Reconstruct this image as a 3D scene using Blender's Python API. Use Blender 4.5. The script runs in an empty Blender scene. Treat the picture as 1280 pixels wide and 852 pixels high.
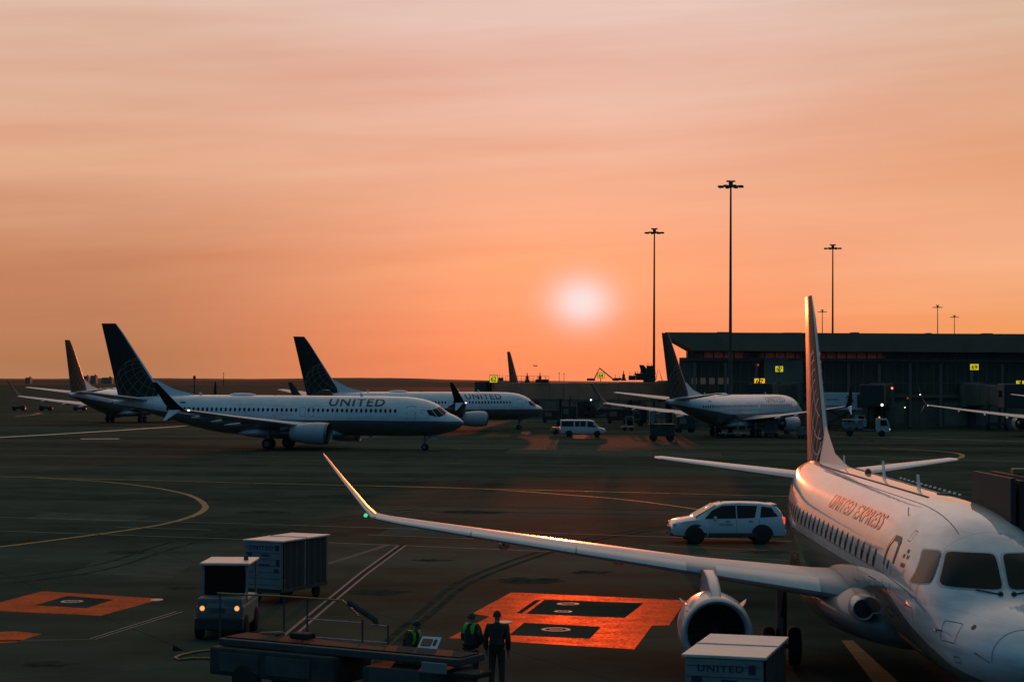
import bpy, bmesh, math, random
from mathutils import Vector, Matrix
random.seed(7)
R = math.radians
sc = bpy.context.scene
col = sc.collection
# ------------------------------------------------------------------ camera
CAM_H, F, HOR = 7.05, 2400.0, 475.5
cam_d = bpy.data.cameras.new('camera'); cam = bpy.data.objects.new('camera', cam_d); col.objects.link(cam)
cam_d.sensor_width = 36; cam_d.lens = 36*F/1280; cam_d.clip_start = .5; cam_d.clip_end = 60000
PITCH, ROLL = math.atan((HOR-426)/F), R(.28)
cam.matrix_world = Matrix.Translation((0, 0, CAM_H)) @ Matrix.Rotation(R(90)+PITCH, 4, 'X') @ Matrix.Rotation(ROLL, 4, 'Z')
sc.camera = cam
# ------------------------------------------------------------------ sky
SUN_AZ, SUN_EL = R(2.08), R(2.36)          # azimuth clockwise from +Y
SUND = Vector((math.sin(SUN_AZ)*math.cos(SUN_EL), math.cos(SUN_AZ)*math.cos(SUN_EL), math.sin(SUN_EL)))
W = bpy.data.worlds.new('World'); sc.world = W; W.use_nodes = True
nt = W.node_tree; N = nt.nodes; L = nt.links; N.clear()
def nd(t, **k):
    n = N.new(t)
    for a, b in k.items(): setattr(n, a, b)
    return n
def mth(op, a, b=None, c=None, clamp=False):
    n = nd('ShaderNodeMath', operation=op, use_clamp=clamp)
    for i, v in enumerate((a, b, c)):
        if v is None: continue
        if isinstance(v, (int, float)): n.inputs[i].default_value = v
        else: L.new(v, n.inputs[i])
    return n.outputs[0]
def ramp(fac, els, interp='LINEAR'):
    n = nd('ShaderNodeValToRGB'); n.color_ramp.interpolation = interp
    cr = n.color_ramp
    while len(cr.elements) < len(els): cr.elements.new(.5)
    for e, (p, c) in zip(cr.elements, els): e.position = p; e.color = (*c, 1)
    L.new(fac, n.inputs[0]); return n.outputs[0]
def mix(f, a, b, mode='MIX'):
    n = nd('ShaderNodeMix', data_type='RGBA', blend_type=mode); n.clamp_result = False
    for s, v in ((0, f), (6, a), (7, b)):
        if isinstance(v, (int, float)): n.inputs[s].default_value = v
        elif isinstance(v, tuple): n.inputs[s].default_value = (*v, 1)
        else: L.new(v, n.inputs[s])
    return n.outputs[2]
def smooth(v, a, b, lo=0, hi=1):
    n = nd('ShaderNodeMapRange', interpolation_type='SMOOTHSTEP')
    L.new(v, n.inputs[0])
    for i, x in enumerate((a, b, lo, hi)): n.inputs[i+1].default_value = x
    return n.outputs[0]
tc = nd('ShaderNodeTexCoord'); sep = nd('ShaderNodeSeparateXYZ'); L.new(tc.outputs['Generated'], sep.inputs[0])
dx, dy, dz = sep.outputs
zc = mth('MAXIMUM', dz, 0.0)
az = mth('ARCTAN2', dx, dy)
# long thin cloud streaks
cv = nd('ShaderNodeCombineXYZ')
L.new(mth('MULTIPLY', az, 2.6), cv.inputs[0]); L.new(mth('ADD', mth('MULTIPLY', dz, 34), mth('MULTIPLY', az, -1.6)), cv.inputs[1])
ns = nd('ShaderNodeTexNoise'); ns.inputs['Scale'].default_value = 1.0; ns.inputs['Detail'].default_value = 5; ns.inputs['Roughness'].default_value = .5
ns.inputs['Distortion'].default_value = .35
L.new(cv.outputs[0], ns.inputs['Vector'])
cv2 = nd('ShaderNodeCombineXYZ')
L.new(mth('MULTIPLY', az, 9.0), cv2.inputs[0]); L.new(mth('ADD', mth('MULTIPLY', dz, 120), mth('MULTIPLY', az, -7)), cv2.inputs[1])
ns2 = nd('ShaderNodeTexNoise'); ns2.inputs['Scale'].default_value = 1.0; ns2.inputs['Detail'].default_value = 6
L.new(cv2.outputs[0], ns2.inputs['Vector'])
st = mth('ADD', mth('SUBTRACT', ns.outputs[0], .5), mth('MULTIPLY', mth('SUBTRACT', ns2.outputs[0], .5), .35))
t = mth('SQRT', mth('MAXIMUM', mth('ADD', zc, mth('MULTIPLY', mth('MULTIPLY', st, zc), .30)), 0.0))
sunward = ramp(t, [(0, (.95, .26, .12)), (.11, (1.0, .272, .114)), (.17, (1.0, .30, .14)), (.247, (.97, .37, .19)), (.334, (.85, .42, .283)), (.438, (.79, .54, .468)), (.70, (1.0, .70, .60)), (.85, (.62, .46, .40)), (1, (.17, .21, .19))])
side = ramp(t, [(0, (.44, .19, .09)), (.11, (.462, .198, .091)), (.17, (.52, .215, .105)), (.247, (.571, .235, .122)), (.334, (.745, .392, .246)), (.438, (.708, .451, .347)), (.70, (.92, .66, .56)), (.85, (.58, .44, .38)), (1, (.17, .21, .19))])
right = ramp(t, [(0, (.86, .30, .12)), (.11, (.88, .31, .115)), (.17, (.88, .345, .125)), (.247, (.92, .45, .25)), (.334, (.783, .361, .195)), (.438, (.68, .429, .309)), (.70, (.92, .66, .56)), (.85, (.58, .44, .38)), (1, (.17, .21, .19))])
back = ramp(t, [(0, (.022, .080, .180)), (.3, (.026, .10, .215)), (.6, (.035, .125, .23)), (.85, (.06, .16, .22)), (1, (.17, .21, .19))])
lr = mix(smooth(az, -.10, .20), side, right)
ca = smooth(mth('ABSOLUTE', mth('SUBTRACT', az, SUN_AZ)), .02, .26, 1, 0)
front = mix(ca, lr, sunward)
dark = mth('ADD', 1.0, mth('MULTIPLY', st, .34))
dk = nd('ShaderNodeCombineXYZ'); L.new(mth('ADD', 1.0, mth('MULTIPLY', st, .20)), dk.inputs[0])
L.new(mth('ADD', 1.0, mth('MULTIPLY', st, .42)), dk.inputs[1]); L.new(mth('ADD', 1.0, mth('MULTIPLY', st, .40)), dk.inputs[2])
front = mix(1.0, front, dk.outputs[0], 'MULTIPLY')
away = smooth(mth('ABSOLUTE', az), R(28), R(72))
sky = mix(away, front, back)
# glow round the sun, seen through haze
dist = nd('ShaderNodeVectorMath', operation='DISTANCE'); L.new(tc.outputs['Generated'], dist.inputs[0]); dist.inputs[1].default_value = SUND
ea = mth('DIVIDE', mth('SUBTRACT', az, SUN_AZ), R(.90)); ee = mth('DIVIDE', mth('SUBTRACT', dz, math.sin(SUN_EL)), R(.72))
fr_ = smooth(mth('ABSOLUTE', az), R(12), R(30), 1, 0)
wob = mth('ADD', .85, mth('MULTIPLY', ns2.outputs[0], .35))
g1 = mth('MULTIPLY', fr_, mth('POWER', 2.71828, mth('MULTIPLY', -1.0, mth('MULTIPLY', wob, mth('ADD', mth('MULTIPLY', ea, ea), mth('MULTIPLY', ee, ee))))))
g2 = smooth(dist.outputs['Value'], R(.5), R(7), 1, 0)
sky = mix(g2, sky, (.05, .018, .0), 'ADD')
sky = mix(mth('MULTIPLY', g1, .98), sky, (.94, .76, .74))
nish = nd('ShaderNodeTexSky', sky_type='NISHITA'); nish.sun_disc = False; nish.sun_elevation = SUN_EL; nish.sun_rotation = SUN_AZ
nish.dust_density = 4
nm = nd('ShaderNodeMix', data_type='RGBA', blend_type='ADD'); nm.clamp_result = False
nm.inputs[0].default_value = .001; L.new(sky, nm.inputs[6]); L.new(nish.outputs[0], nm.inputs[7])
bg = nd('ShaderNodeBackground'); bg.inputs[1].default_value = 1.0; L.new(nm.outputs[2], bg.inputs[0])
out = nd('ShaderNodeOutputWorld'); L.new(bg.outputs[0], out.inputs[0])
# ------------------------------------------------------------------ sun and exposure
sl = bpy.data.lights.new('sun', 'SUN'); so = bpy.data.objects.new('sun', sl); col.objects.link(so)
sl.energy = 1.3; sl.angle = R(.55); sl.color = (1.0, .18, .05)
so.rotation_mode = 'QUATERNION'; so.rotation_quaternion = SUND.to_track_quat('Z', 'Y')
sc.view_settings.view_transform = 'Standard'; sc.view_settings.look = 'None'
sc.view_settings.exposure = 0; sc.view_settings.gamma = 1
sc.cycles.max_bounces = 6

# ------------------------------------------------------------------ helpers
def gp(u, v, z=0.0):
    """point of the horizontal plane at height z under pixel (u, v) of the 1280x852 photograph"""
    q = cam.matrix_world.to_quaternion() @ Vector(((u-640)/F, -(v-426)/F, -1))
    k = (z-CAM_H)/q.z
    return Vector((q.x*k, q.y*k, z))
def atd(u, v, d):
    q = cam.matrix_world.to_quaternion() @ Vector(((u-640)/F, -(v-426)/F, -1))
    k = d/q.y
    return Vector((q.x*k, d, CAM_H+q.z*k))

MATS = {}
def mat(name, c, rough=.6, metal=0, spec=.5, coat=0, emit=None, es=1, var=.0, vs=3.0, bump=0, coat_rough=.08, tex=None):
    if name in MATS: return MATS[name]
    m = bpy.data.materials.new(name); m.use_nodes = True
    n = m.node_tree.nodes; l = m.node_tree.links; b = n['Principled BSDF']
    b.inputs['Base Color'].default_value = (*c, 1); b.inputs['Roughness'].default_value = rough
    b.inputs['Metallic'].default_value = metal; b.inputs['Specular IOR Level'].default_value = spec
    b.inputs['Coat Weight'].default_value = coat; b.inputs['Coat Roughness'].default_value = coat_rough
    if emit: b.inputs['Emission Color'].default_value = (*emit, 1); b.inputs['Emission Strength'].default_value = es
    if var or bump:
        tcn = n.new('ShaderNodeTexCoord'); no = n.new('ShaderNodeTexNoise'); no.inputs['Scale'].default_value = vs; no.inputs['Detail'].default_value = 6
        l.new(tcn.outputs['Object'], no.inputs['Vector'])
        if var:
            r_ = n.new('ShaderNodeMapRange'); r_.inputs[1].default_value = .3; r_.inputs[2].default_value = .7
            r_.inputs[3].default_value = 1-var; r_.inputs[4].default_value = 1+var; l.new(no.outputs[0], r_.inputs[0])
            mx = n.new('ShaderNodeMix'); mx.data_type = 'RGBA'; mx.blend_type = 'MULTIPLY'; mx.inputs[0].default_value = 1
            mx.inputs[6].default_value = (*c, 1); l.new(r_.outputs[0], mx.inputs[7]); l.new(mx.outputs[2], b.inputs['Base Color'])
            r2 = n.new('ShaderNodeMapRange'); r2.inputs[3].default_value = max(rough-.12, 0.02); r2.inputs[4].default_value = min(rough+.12, 1)
            l.new(no.outputs[0], r2.inputs[0]); l.new(r2.outputs[0], b.inputs['Roughness'])
        if bump:
            bp = n.new('ShaderNodeBump'); bp.inputs['Strength'].default_value = bump; bp.inputs['Distance'].default_value = .02
            l.new(no.outputs[0], bp.inputs['Height']); l.new(bp.outputs[0], b.inputs['Normal'])
    MATS[name] = m; return m

class MB:
    def __init__(s): s.v = []; s.f = []
    def add(s, vs, fs):
        o = len(s.v); s.v += [tuple(v) for v in vs]; s.f += [tuple(i+o for i in f) for f in fs]; return s
    def box(s, c, d, rz=0, taper=1.0, rot=None):
        x, y, z = (k/2 for k in d); P = []
        for sz in (-1, 1):
            k = taper if sz > 0 else 1
            for sx, sy in ((-1, -1), (1, -1), (1, 1), (-1, 1)): P.append(Vector((sx*x*k, sy*y*k, sz*z)))
        M = rot.to_3x3() if rot else Matrix.Rotation(rz, 3, 'Z')
        return s.add([M @ p+Vector(c) for p in P], [(3, 2, 1, 0), (4, 5, 6, 7), (0, 1, 5, 4), (1, 2, 6, 5), (2, 3, 7, 6), (3, 0, 4, 7)])
    def bbox(s, c, d, b=.02, rz=0):
        """box with chamfered edges"""
        bm = bmesh.new(); bmesh.ops.create_cube(bm, size=1)
        for v in bm.verts: v.co = Vector((v.co.x*d[0], v.co.y*d[1], v.co.z*d[2]))
        bmesh.ops.bevel(bm, geom=bm.edges[:], offset=min(b, min(d)*.45), segments=2, affect='EDGES', profile=.6)
        M = Matrix.Rotation(rz, 3, 'Z'); bm.verts.index_update()
        s.add([M @ v.co+Vector(c) for v in bm.verts], [tuple(v.index for v in f.verts) for f in bm.faces]); bm.free(); return s
    def tube(s, pts, r, n=8, r2=None, cap=True):
        pts = [Vector(p) for p in pts]; rings = []; m = len(pts)
        up = None
        for i, p in enumerate(pts):
            d = (pts[min(i+1, m-1)]-pts[max(i-1, 0)]).normalized()
            if up is None: up = Vector((0, 0, 1)) if abs(d.z) < .9 else Vector((1, 0, 0))
            a = d.cross(up).normalized(); b = d.cross(a).normalized(); up = -b if False else up
            rr = r if r2 is None else r+(r2-r)*i/(m-1)
            rings.append([p+(a*math.cos(2*math.pi*k/n)+b*math.sin(2*math.pi*k/n))*rr for k in range(n)])
        return s.rings(rings, cap)
    def rings(s, rings, cap=True):
        n = len(rings[0]); vs = [p for r_ in rings for p in r_]; fs = []
        for i in range(len(rings)-1):
            for k in range(n):
                k2 = (k+1) % n; fs.append((i*n+k, i*n+k2, (i+1)*n+k2, (i+1)*n+k))
        if cap: fs.append(tuple(range(n))[::-1]); fs.append(tuple((len(rings)-1)*n+k for k in range(n)))
        return s.add(vs, fs)
    def lathe(s, o, ax, prof, n=24, cap=True):
        """prof: (distance along ax, radius)"""
        o = Vector(o); ax = Vector(ax).normalized(); up = Vector((0, 0, 1)) if abs(ax.z) < .9 else Vector((1, 0, 0))
        a = ax.cross(up).normalized(); b = ax.cross(a)
        return s.rings([[o+ax*h+(a*math.cos(2*math.pi*k/n)+b*math.sin(2*math.pi*k/n))*max(r_, .0005) for k in range(n)] for h, r_ in prof], cap)
    def prism(s, poly, off):
        """poly: 3-D points, off: extrusion vector"""
        n = len(poly); off = Vector(off); P = [Vector(p) for p in poly]
        return s.add(P+[p+off for p in P], [tuple(range(n))[::-1], tuple(range(n, 2*n))]+[(i, (i+1) % n, (i+1) % n+n, i+n) for i in range(n)])
    def build(s, name, m, parent=None, smooth=None, recalc=True, loc=None):
        me = bpy.data.meshes.new(name); me.from_pydata(s.v, [], s.f)
        if recalc:
            bm = bmesh.new(); bm.from_mesh(me); bmesh.ops.recalc_face_normals(bm, faces=bm.faces); bm.to_mesh(me); bm.free()
        me.materials.append(m)
        if smooth is not None:
            me.polygons.foreach_set('use_smooth', [True]*len(me.polygons)); me.set_sharp_from_angle(angle=R(smooth))
        me.update(); return link(name, me, parent, loc)
def link(name, me, parent=None, loc=None):
    o = bpy.data.objects.new(name, me); col.objects.link(o)
    if parent: o.parent = parent
    if loc is not None: o.location = loc
    return o
def tag(o, label=None, cat=None, group=None, kind=None):
    if label: o['label'] = label
    if cat: o['category'] = cat
    if group: o['group'] = group
    if kind: o['kind'] = kind
    return o
def empty(name, loc, rz=0, label=None, cat=None, group=None):
    o = bpy.data.objects.new(name, None); col.objects.link(o); o.location = loc; o.rotation_euler = (0, 0, rz); o.empty_display_size = .3
    return tag(o, label, cat, group)
def copy_tree(o, parent=None, skip=()):
    c = o.copy(); col.objects.link(c); c.parent = parent
    for ch in [x for x in bpy.data.objects if x.parent == o]:
        if any(ch.name.startswith(k) for k in skip): continue
        copy_tree(ch, c, skip)
    return c
def text_mesh(txt, size=1.0, bold=.0, sx=1.0, space=1.0, cut=None):
    """flat lettering in the XY plane as (verts, faces), left edge at x = 0, base line y = 0"""
    c = bpy.data.curves.new('t', 'FONT'); c.body = txt; c.size = size; c.offset = bold; c.space_character = space; c.resolution_u = 3
    o = bpy.data.objects.new('t', c); col.objects.link(o)
    dg = bpy.context.evaluated_depsgraph_get(); me = bpy.data.meshes.new_from_object(o.evaluated_get(dg))
    bm = bmesh.new(); bm.from_mesh(me)
    if cut:
        ys = [v.co.y for v in bm.verts]; y = min(ys)+cut
        while y < max(ys):
            bmesh.ops.bisect_plane(bm, geom=bm.verts[:]+bm.edges[:]+bm.faces[:], plane_co=(0, y, 0), plane_no=(0, 1, 0)); y += cut
    x0 = min(v.co.x for v in bm.verts)
    bm.verts.index_update(); r_ = ([((v.co.x-x0)*sx, v.co.y) for v in bm.verts], [tuple(v.index for v in f.verts) for f in bm.faces])
    bm.free(); bpy.data.objects.remove(o); bpy.data.curves.remove(c); bpy.data.meshes.remove(me)
    return r_

# ------------------------------------------------------------------ materials
def ground_mat(name, base, spec, rough, sc_=1.0, joints=True):
    m = bpy.data.materials.new(name); m.use_nodes = True
    n = m.node_tree.nodes; l = m.node_tree.links; b = n['Principled BSDF']
    g = n.new('ShaderNodeNewGeometry'); mp = n.new('ShaderNodeMapping'); l.new(g.outputs['Position'], mp.inputs[0])
    mp.inputs['Scale'].default_value = (.012*sc_, .09*sc_, 1); mp.inputs['Rotation'].default_value = (0, 0, R(4))
    a = n.new('ShaderNodeTexNoise'); a.inputs['Scale'].default_value = 1; a.inputs['Detail'].default_value = 7; l.new(mp.outputs[0], a.inputs[0])
    c = n.new('ShaderNodeTexNoise'); c.inputs['Scale'].default_value = .35; c.inputs['Detail'].default_value = 8; l.new(g.outputs['Position'], c.inputs[0])
    f = n.new('ShaderNodeTexNoise'); f.inputs['Scale'].default_value = 14; f.inputs['Detail'].default_value = 3; l.new(g.outputs['Position'], f.inputs[0])
    def mm(op, x, y):
        k = n.new('ShaderNodeMath'); k.operation = op
        for i, v in enumerate((x, y)):
            if isinstance(v, (int, float)): k.inputs[i].default_value = v
            else: l.new(v, k.inputs[i])
        return k.outputs[0]
    s = mm('ADD', mm('ADD', mm('MULTIPLY', a.outputs[0], 1.2), mm('MULTIPLY', c.outputs[0], .7)), mm('MULTIPLY', f.outputs[0], .3))
    if joints:
        br = n.new('ShaderNodeTexBrick'); br.offset = 0; br.inputs['Scale'].default_value = 1; br.inputs['Mortar Size'].default_value = .035
        br.inputs['Brick Width'].default_value = 7.6; br.inputs['Row Height'].default_value = 7.6
        br.inputs['Color1'].default_value = (1, 1, 1, 1); br.inputs['Color2'].default_value = (.93, .93, .93, 1); br.inputs['Mortar'].default_value = (.68, .68, .68, 1)
        mr = n.new('ShaderNodeMapping'); mr.inputs['Rotation'].default_value = (0, 0, R(-27)); l.new(g.outputs['Position'], mr.inputs[0]); l.new(mr.outputs[0], br.inputs['Vector'])
    mr2 = n.new('ShaderNodeMapRange'); l.new(s, mr2.inputs[0]); mr2.inputs[1].default_value = .75; mr2.inputs[2].default_value = 1.45; mr2.inputs[3].default_value = .45; mr2.inputs[4].default_value = 1.55
    mx = n.new('ShaderNodeMix'); mx.data_type = 'RGBA'; mx.blend_type = 'MULTIPLY'; mx.inputs[0].default_value = 1; mx.inputs[6].default_value = (*base, 1); l.new(mr2.outputs[0], mx.inputs[7])
    last = mx.outputs[2]
    if joints:
        m2 = n.new('ShaderNodeMix'); m2.data_type = 'RGBA'; m2.blend_type = 'MULTIPLY'; m2.inputs[0].default_value = 1; l.new(last, m2.inputs[6]); l.new(br.outputs[0], m2.inputs[7]); last = m2.outputs[2]
    l.new(last, b.inputs['Base Color'])
    b.inputs['Specular IOR Level'].default_value = spec
    r_ = n.new('ShaderNodeMapRange'); l.new(s, r_.inputs[0]); r_.inputs[1].default_value = .8; r_.inputs[2].default_value = 1.4; r_.inputs[3].default_value = rough-.08; r_.inputs[4].default_value = min(1, rough+.08); l.new(r_.outputs[0], b.inputs['Roughness'])
    bp = n.new('ShaderNodeBump'); bp.inputs['Strength'].default_value = .4; bp.inputs['Distance'].default_value = .01; l.new(f.outputs[0], bp.inputs['Height']); l.new(bp.outputs[0], b.inputs['Normal'])
    return m
M_ASPH = ground_mat('asphalt', (.054, .068, .051), .0004, .95)
M_FIELD = ground_mat('far_grass', (.16, .085, .06), .0, .9, .2, False)
def paint_mat(name, c, rough=.55, spec=.5, wear=.35):
    m = bpy.data.materials.new(name); m.use_nodes = True
    n = m.node_tree.nodes; l = m.node_tree.links; b = n['Principled BSDF']
    g = n.new('ShaderNodeNewGeometry'); mp = n.new('ShaderNodeMapping'); l.new(g.outputs['Position'], mp.inputs[0]); mp.inputs['Scale'].default_value = (.6, 2.5, 1); mp.inputs['Rotation'].default_value = (0, 0, R(35))
    a = n.new('ShaderNodeTexNoise'); a.inputs['Scale'].default_value = 2.2; a.inputs['Detail'].default_value = 10; a.inputs['Roughness'].default_value = .65; l.new(mp.outputs[0], a.inputs[0])
    r_ = n.new('ShaderNodeValToRGB'); r_.color_ramp.elements[0].position = .36; r_.color_ramp.elements[1].position = .58
    r_.color_ramp.elements[0].color = (*[k*(1-wear)+.04*wear for k in c], 1); r_.color_ramp.elements[1].color = (*c, 1); l.new(a.outputs[0], r_.inputs[0]); l.new(r_.outputs[0], b.inputs['Base Color'])
    k = n.new('ShaderNodeMapRange'); l.new(a.outputs[0], k.inputs[0]); k.inputs[1].default_value = .35; k.inputs[2].default_value = .6; k.inputs[3].default_value = min(1, rough+.25); k.inputs[4].default_value = rough; l.new(k.outputs[0], b.inputs['Roughness'])
    b.inputs['Specular IOR Level'].default_value = spec
    bp = n.new('ShaderNodeBump'); bp.inputs['Strength'].default_value = .25; bp.inputs['Distance'].default_value = .01; l.new(a.outputs[0], bp.inputs['Height']); l.new(bp.outputs[0], b.inputs['Normal'])
    return m
M_YEL = paint_mat('yellow_line_paint', (.30, .17, .03), .65, .2)
M_WHT = paint_mat('white_line_paint', (.22, .23, .22), .85, .04)
M_RED = paint_mat('red_line_paint', (.06, .046, .042), .9, .0)
def pad_paint():
    m = bpy.data.materials.new('orange_pad_paint'); m.use_nodes = True
    n = m.node_tree.nodes; l = m.node_tree.links; n.clear()
    o = n.new('ShaderNodeOutputMaterial'); mx = n.new('ShaderNodeMixShader'); df = n.new('ShaderNodeBsdfDiffuse'); gl = n.new('ShaderNodeBsdfGlossy')
    g = n.new('ShaderNodeNewGeometry')
    a = n.new('ShaderNodeTexNoise'); a.inputs['Scale'].default_value = 1.1; a.inputs['Detail'].default_value = 9; a.inputs['Roughness'].default_value = .7; a.inputs['Distortion'].default_value = .6; l.new(g.outputs['Position'], a.inputs[0])
    f = n.new('ShaderNodeTexNoise'); f.inputs['Scale'].default_value = 9; f.inputs['Detail'].default_value = 6; l.new(g.outputs['Position'], f.inputs[0])
    ad = n.new('ShaderNodeMath'); ad.operation = 'ADD'; l.new(a.outputs[0], ad.inputs[0]); l.new(f.outputs[0], ad.inputs[1])
    c = n.new('ShaderNodeValToRGB'); c.color_ramp.elements[0].position = .40; c.color_ramp.elements[1].position = .56
    c.color_ramp.elements[0].color = (.12, .045, .03, 1); c.color_ramp.elements[1].color = (.20, .042, .020, 1)
    hf = n.new('ShaderNodeMath'); hf.operation = 'MULTIPLY'; hf.inputs[1].default_value = .5; l.new(ad.outputs[0], hf.inputs[0]); l.new(hf.outputs[0], c.inputs[0]); l.new(c.outputs[0], df.inputs[0])
    gl.inputs[0].default_value = (.95, .30, .11, 1)
    r = n.new('ShaderNodeMapRange'); l.new(hf.outputs[0], r.inputs[0]); r.inputs[1].default_value = .4; r.inputs[2].default_value = .6; r.inputs[3].default_value = .54; r.inputs[4].default_value = .42; l.new(r.outputs[0], gl.inputs['Roughness'])
    k = n.new('ShaderNodeMapRange'); l.new(hf.outputs[0], k.inputs[0]); k.inputs[1].default_value = .4; k.inputs[2].default_value = .56; k.inputs[3].default_value = .13; k.inputs[4].default_value = .22; l.new(k.outputs[0], mx.inputs[0])
    bp = n.new('ShaderNodeBump'); bp.inputs['Strength'].default_value = .3; bp.inputs['Distance'].default_value = .01; l.new(f.outputs[0], bp.inputs['Height']); l.new(bp.outputs[0], gl.inputs['Normal'])
    l.new(df.outputs[0], mx.inputs[1]); l.new(gl.outputs[0], mx.inputs[2]); l.new(mx.outputs[0], o.inputs[0]); return m
M_ORG = pad_paint()
M_PADBLK = ground_mat('pad_black', (.052, .060, .050), .0, .95, 1, False)

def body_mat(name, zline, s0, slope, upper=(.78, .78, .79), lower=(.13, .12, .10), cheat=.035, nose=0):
    m = bpy.data.materials.new(name); m.use_nodes = True
    n = m.node_tree.nodes; l = m.node_tree.links; b = n['Principled BSDF']
    t_ = n.new('ShaderNodeTexCoord'); s = n.new('ShaderNodeSeparateXYZ'); l.new(t_.outputs['Object'], s.inputs[0])
    def mm(op, x, y, z=None):
        k = n.new('ShaderNodeMath'); k.operation = op
        for i, v in enumerate((x, y, z)):
            if v is None: continue
            if isinstance(v, (int, float)): k.inputs[i].default_value = v
            else: l.new(v, k.inputs[i])
        return k.outputs[0]
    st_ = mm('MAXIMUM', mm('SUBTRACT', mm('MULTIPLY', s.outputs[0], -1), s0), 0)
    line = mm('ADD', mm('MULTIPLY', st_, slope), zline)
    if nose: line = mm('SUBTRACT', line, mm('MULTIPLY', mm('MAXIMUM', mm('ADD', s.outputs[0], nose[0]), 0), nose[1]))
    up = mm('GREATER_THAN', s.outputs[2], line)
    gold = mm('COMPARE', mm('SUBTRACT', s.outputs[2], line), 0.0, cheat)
    no = n.new('ShaderNodeTexNoise'); no.inputs['Scale'].default_value = 1.3; no.inputs['Detail'].default_value = 6; l.new(t_.outputs['Object'], no.inputs[0])
    # panel joints round and along the body
    def mixc(f, a, c, mode='MIX'):
        k = n.new('ShaderNodeMix'); k.data_type = 'RGBA'; k.blend_type = mode
        for i, v in ((0, f), (6, a), (7, c)):
            if isinstance(v, (int, float)): k.inputs[i].default_value = v
            elif isinstance(v, tuple): k.inputs[i].default_value = (*v, 1)
            else: l.new(v, k.inputs[i])
        return k.outputs[2]
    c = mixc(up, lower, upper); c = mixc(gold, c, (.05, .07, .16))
    ring = mm('LESS_THAN', mm('FRACT', mm('MULTIPLY', s.outputs[0], .31), 0), .008)
    c = mixc(mm('MULTIPLY', ring, .4), c, (.15, .15, .15))
    strn = mm('LESS_THAN', mm('FRACT', mm('MULTIPLY', mm('ADD', s.outputs[2], mm('MULTIPLY', s.outputs[1], .15)), 1.45), 0), .012)
    c = mixc(mm('MULTIPLY', strn, .28), c, (.2, .2, .2))
    # rain and exhaust streaks running down and aft
    smp = n.new('ShaderNodeMapping'); smp.inputs['Scale'].default_value = (.5, 2.0, 7.0); l.new(t_.outputs['Object'], smp.inputs[0])
    sn = n.new('ShaderNodeTexNoise'); sn.inputs['Scale'].default_value = 1; sn.inputs['Detail'].default_value = 7; l.new(smp.outputs[0], sn.inputs[0])
    sr = n.new('ShaderNodeMapRange'); sr.inputs[1].default_value = .45; sr.inputs[2].default_value = .75; sr.inputs[3].default_value = 1.0; sr.inputs[4].default_value = .74; l.new(sn.outputs[0], sr.inputs[0])
    c = mixc(1.0, c, sr.outputs[0], 'MULTIPLY')
    mr = n.new('ShaderNodeMapRange'); mr.inputs[1].default_value = .3; mr.inputs[2].default_value = .7; mr.inputs[3].default_value = .88; mr.inputs[4].default_value = 1.04; l.new(no.outputs[0], mr.inputs[0])
    c = mixc(1.0, c, mr.outputs[0], 'MULTIPLY')
    l.new(c, b.inputs['Base Color']); b.inputs['Roughness'].default_value = .6; b.inputs['Specular IOR Level'].default_value = .2; b.inputs['Coat Weight'].default_value = 1; b.inputs['Coat IOR'].default_value = 1.6; b.inputs['Coat Roughness'].default_value = .06
    # faint skin waviness
    w = n.new('ShaderNodeTexNoise'); w.inputs['Scale'].default_value = 1.1; w.inputs['Detail'].default_value = 2; l.new(t_.outputs['Object'], w.inputs[0])
    bp = n.new('ShaderNodeBump'); bp.inputs['Strength'].default_value = .12; bp.inputs['Distance'].default_value = .03; l.new(w.outputs[0], bp.inputs['Height']); l.new(bp.outputs[0], b.inputs['Normal']); l.new(bp.outputs[0], b.inputs['Coat Normal'])
    return m
M_WHITE = mat('aircraft_white', (.72, .72, .73), .5, spec=.3, coat=.6, var=.05, vs=1.5, coat_rough=.1)
M_GREYP = mat('wing_grey', (.36, .37, .38), .45, coat=.3, var=.08, vs=2, coat_rough=.2)
M_METAL = mat('polished_metal', (.62, .60, .62), .45, metal=.5, var=.06, vs=4)
M_COWL = mat('cowl_grey', (.40, .41, .43), .45, coat=.5, var=.06, vs=2)
M_HUB = mat('wheel_hub', (.14, .15, .15), .6, var=.2, vs=8)
M_BARE = mat('dull_metal', (.20, .20, .21), .4, metal=.8, var=.15, vs=5)
M_NAVY = mat('fin_navy', (.022, .022, .018), .55, spec=.2, coat=.1, coat_rough=.25, var=.1, vs=1)
M_GOLD = mat('fin_gold', (.20, .16, .11), .5, var=.1)
M_PALE = mat('fin_pale', (.55, .6, .68), .4)
M_GLASS = mat('dark_glass', (.012, .014, .012), .12, spec=.22, coat=0, coat_rough=.03, var=.1)
M_BLACK = mat('black_trim', (.02, .022, .022), .5, var=.2, vs=8)
M_RUB = mat('rubber', (.03, .034, .03), .9, spec=.08, var=.2, vs=12)
M_TITLE = mat('title_navy', (.012, .02, .07), .4, coat=.5)
M_TITLEB = mat('title_bronze', (.46, .30, .20), .5)
M_DSTEEL = mat('dark_steel', (.06, .065, .06), .7, spec=.2, var=.25, vs=4)
M_DARK = mat('dark_equipment', (.05, .056, .05), .8, spec=.1, var=.3, vs=3)
M_LAMPW = mat('lamp_white', (.9, .9, .8), .4, emit=(1, .9, .72), es=2.2)
M_LAMPA = mat('lamp_amber', (.9, .6, .3), .4, emit=(1, .42, .12), es=1.0)
M_LAMPR = mat('lamp_red', (.6, .05, .03), .3, emit=(1, .06, .03), es=1.2)
M_LAMPG = mat('lamp_green', (.1, .6, .3), .3, emit=(.1, .9, .4), es=.7)
M_BEAC = mat('beacon_red', (.25, .03, .02), .3)
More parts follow.
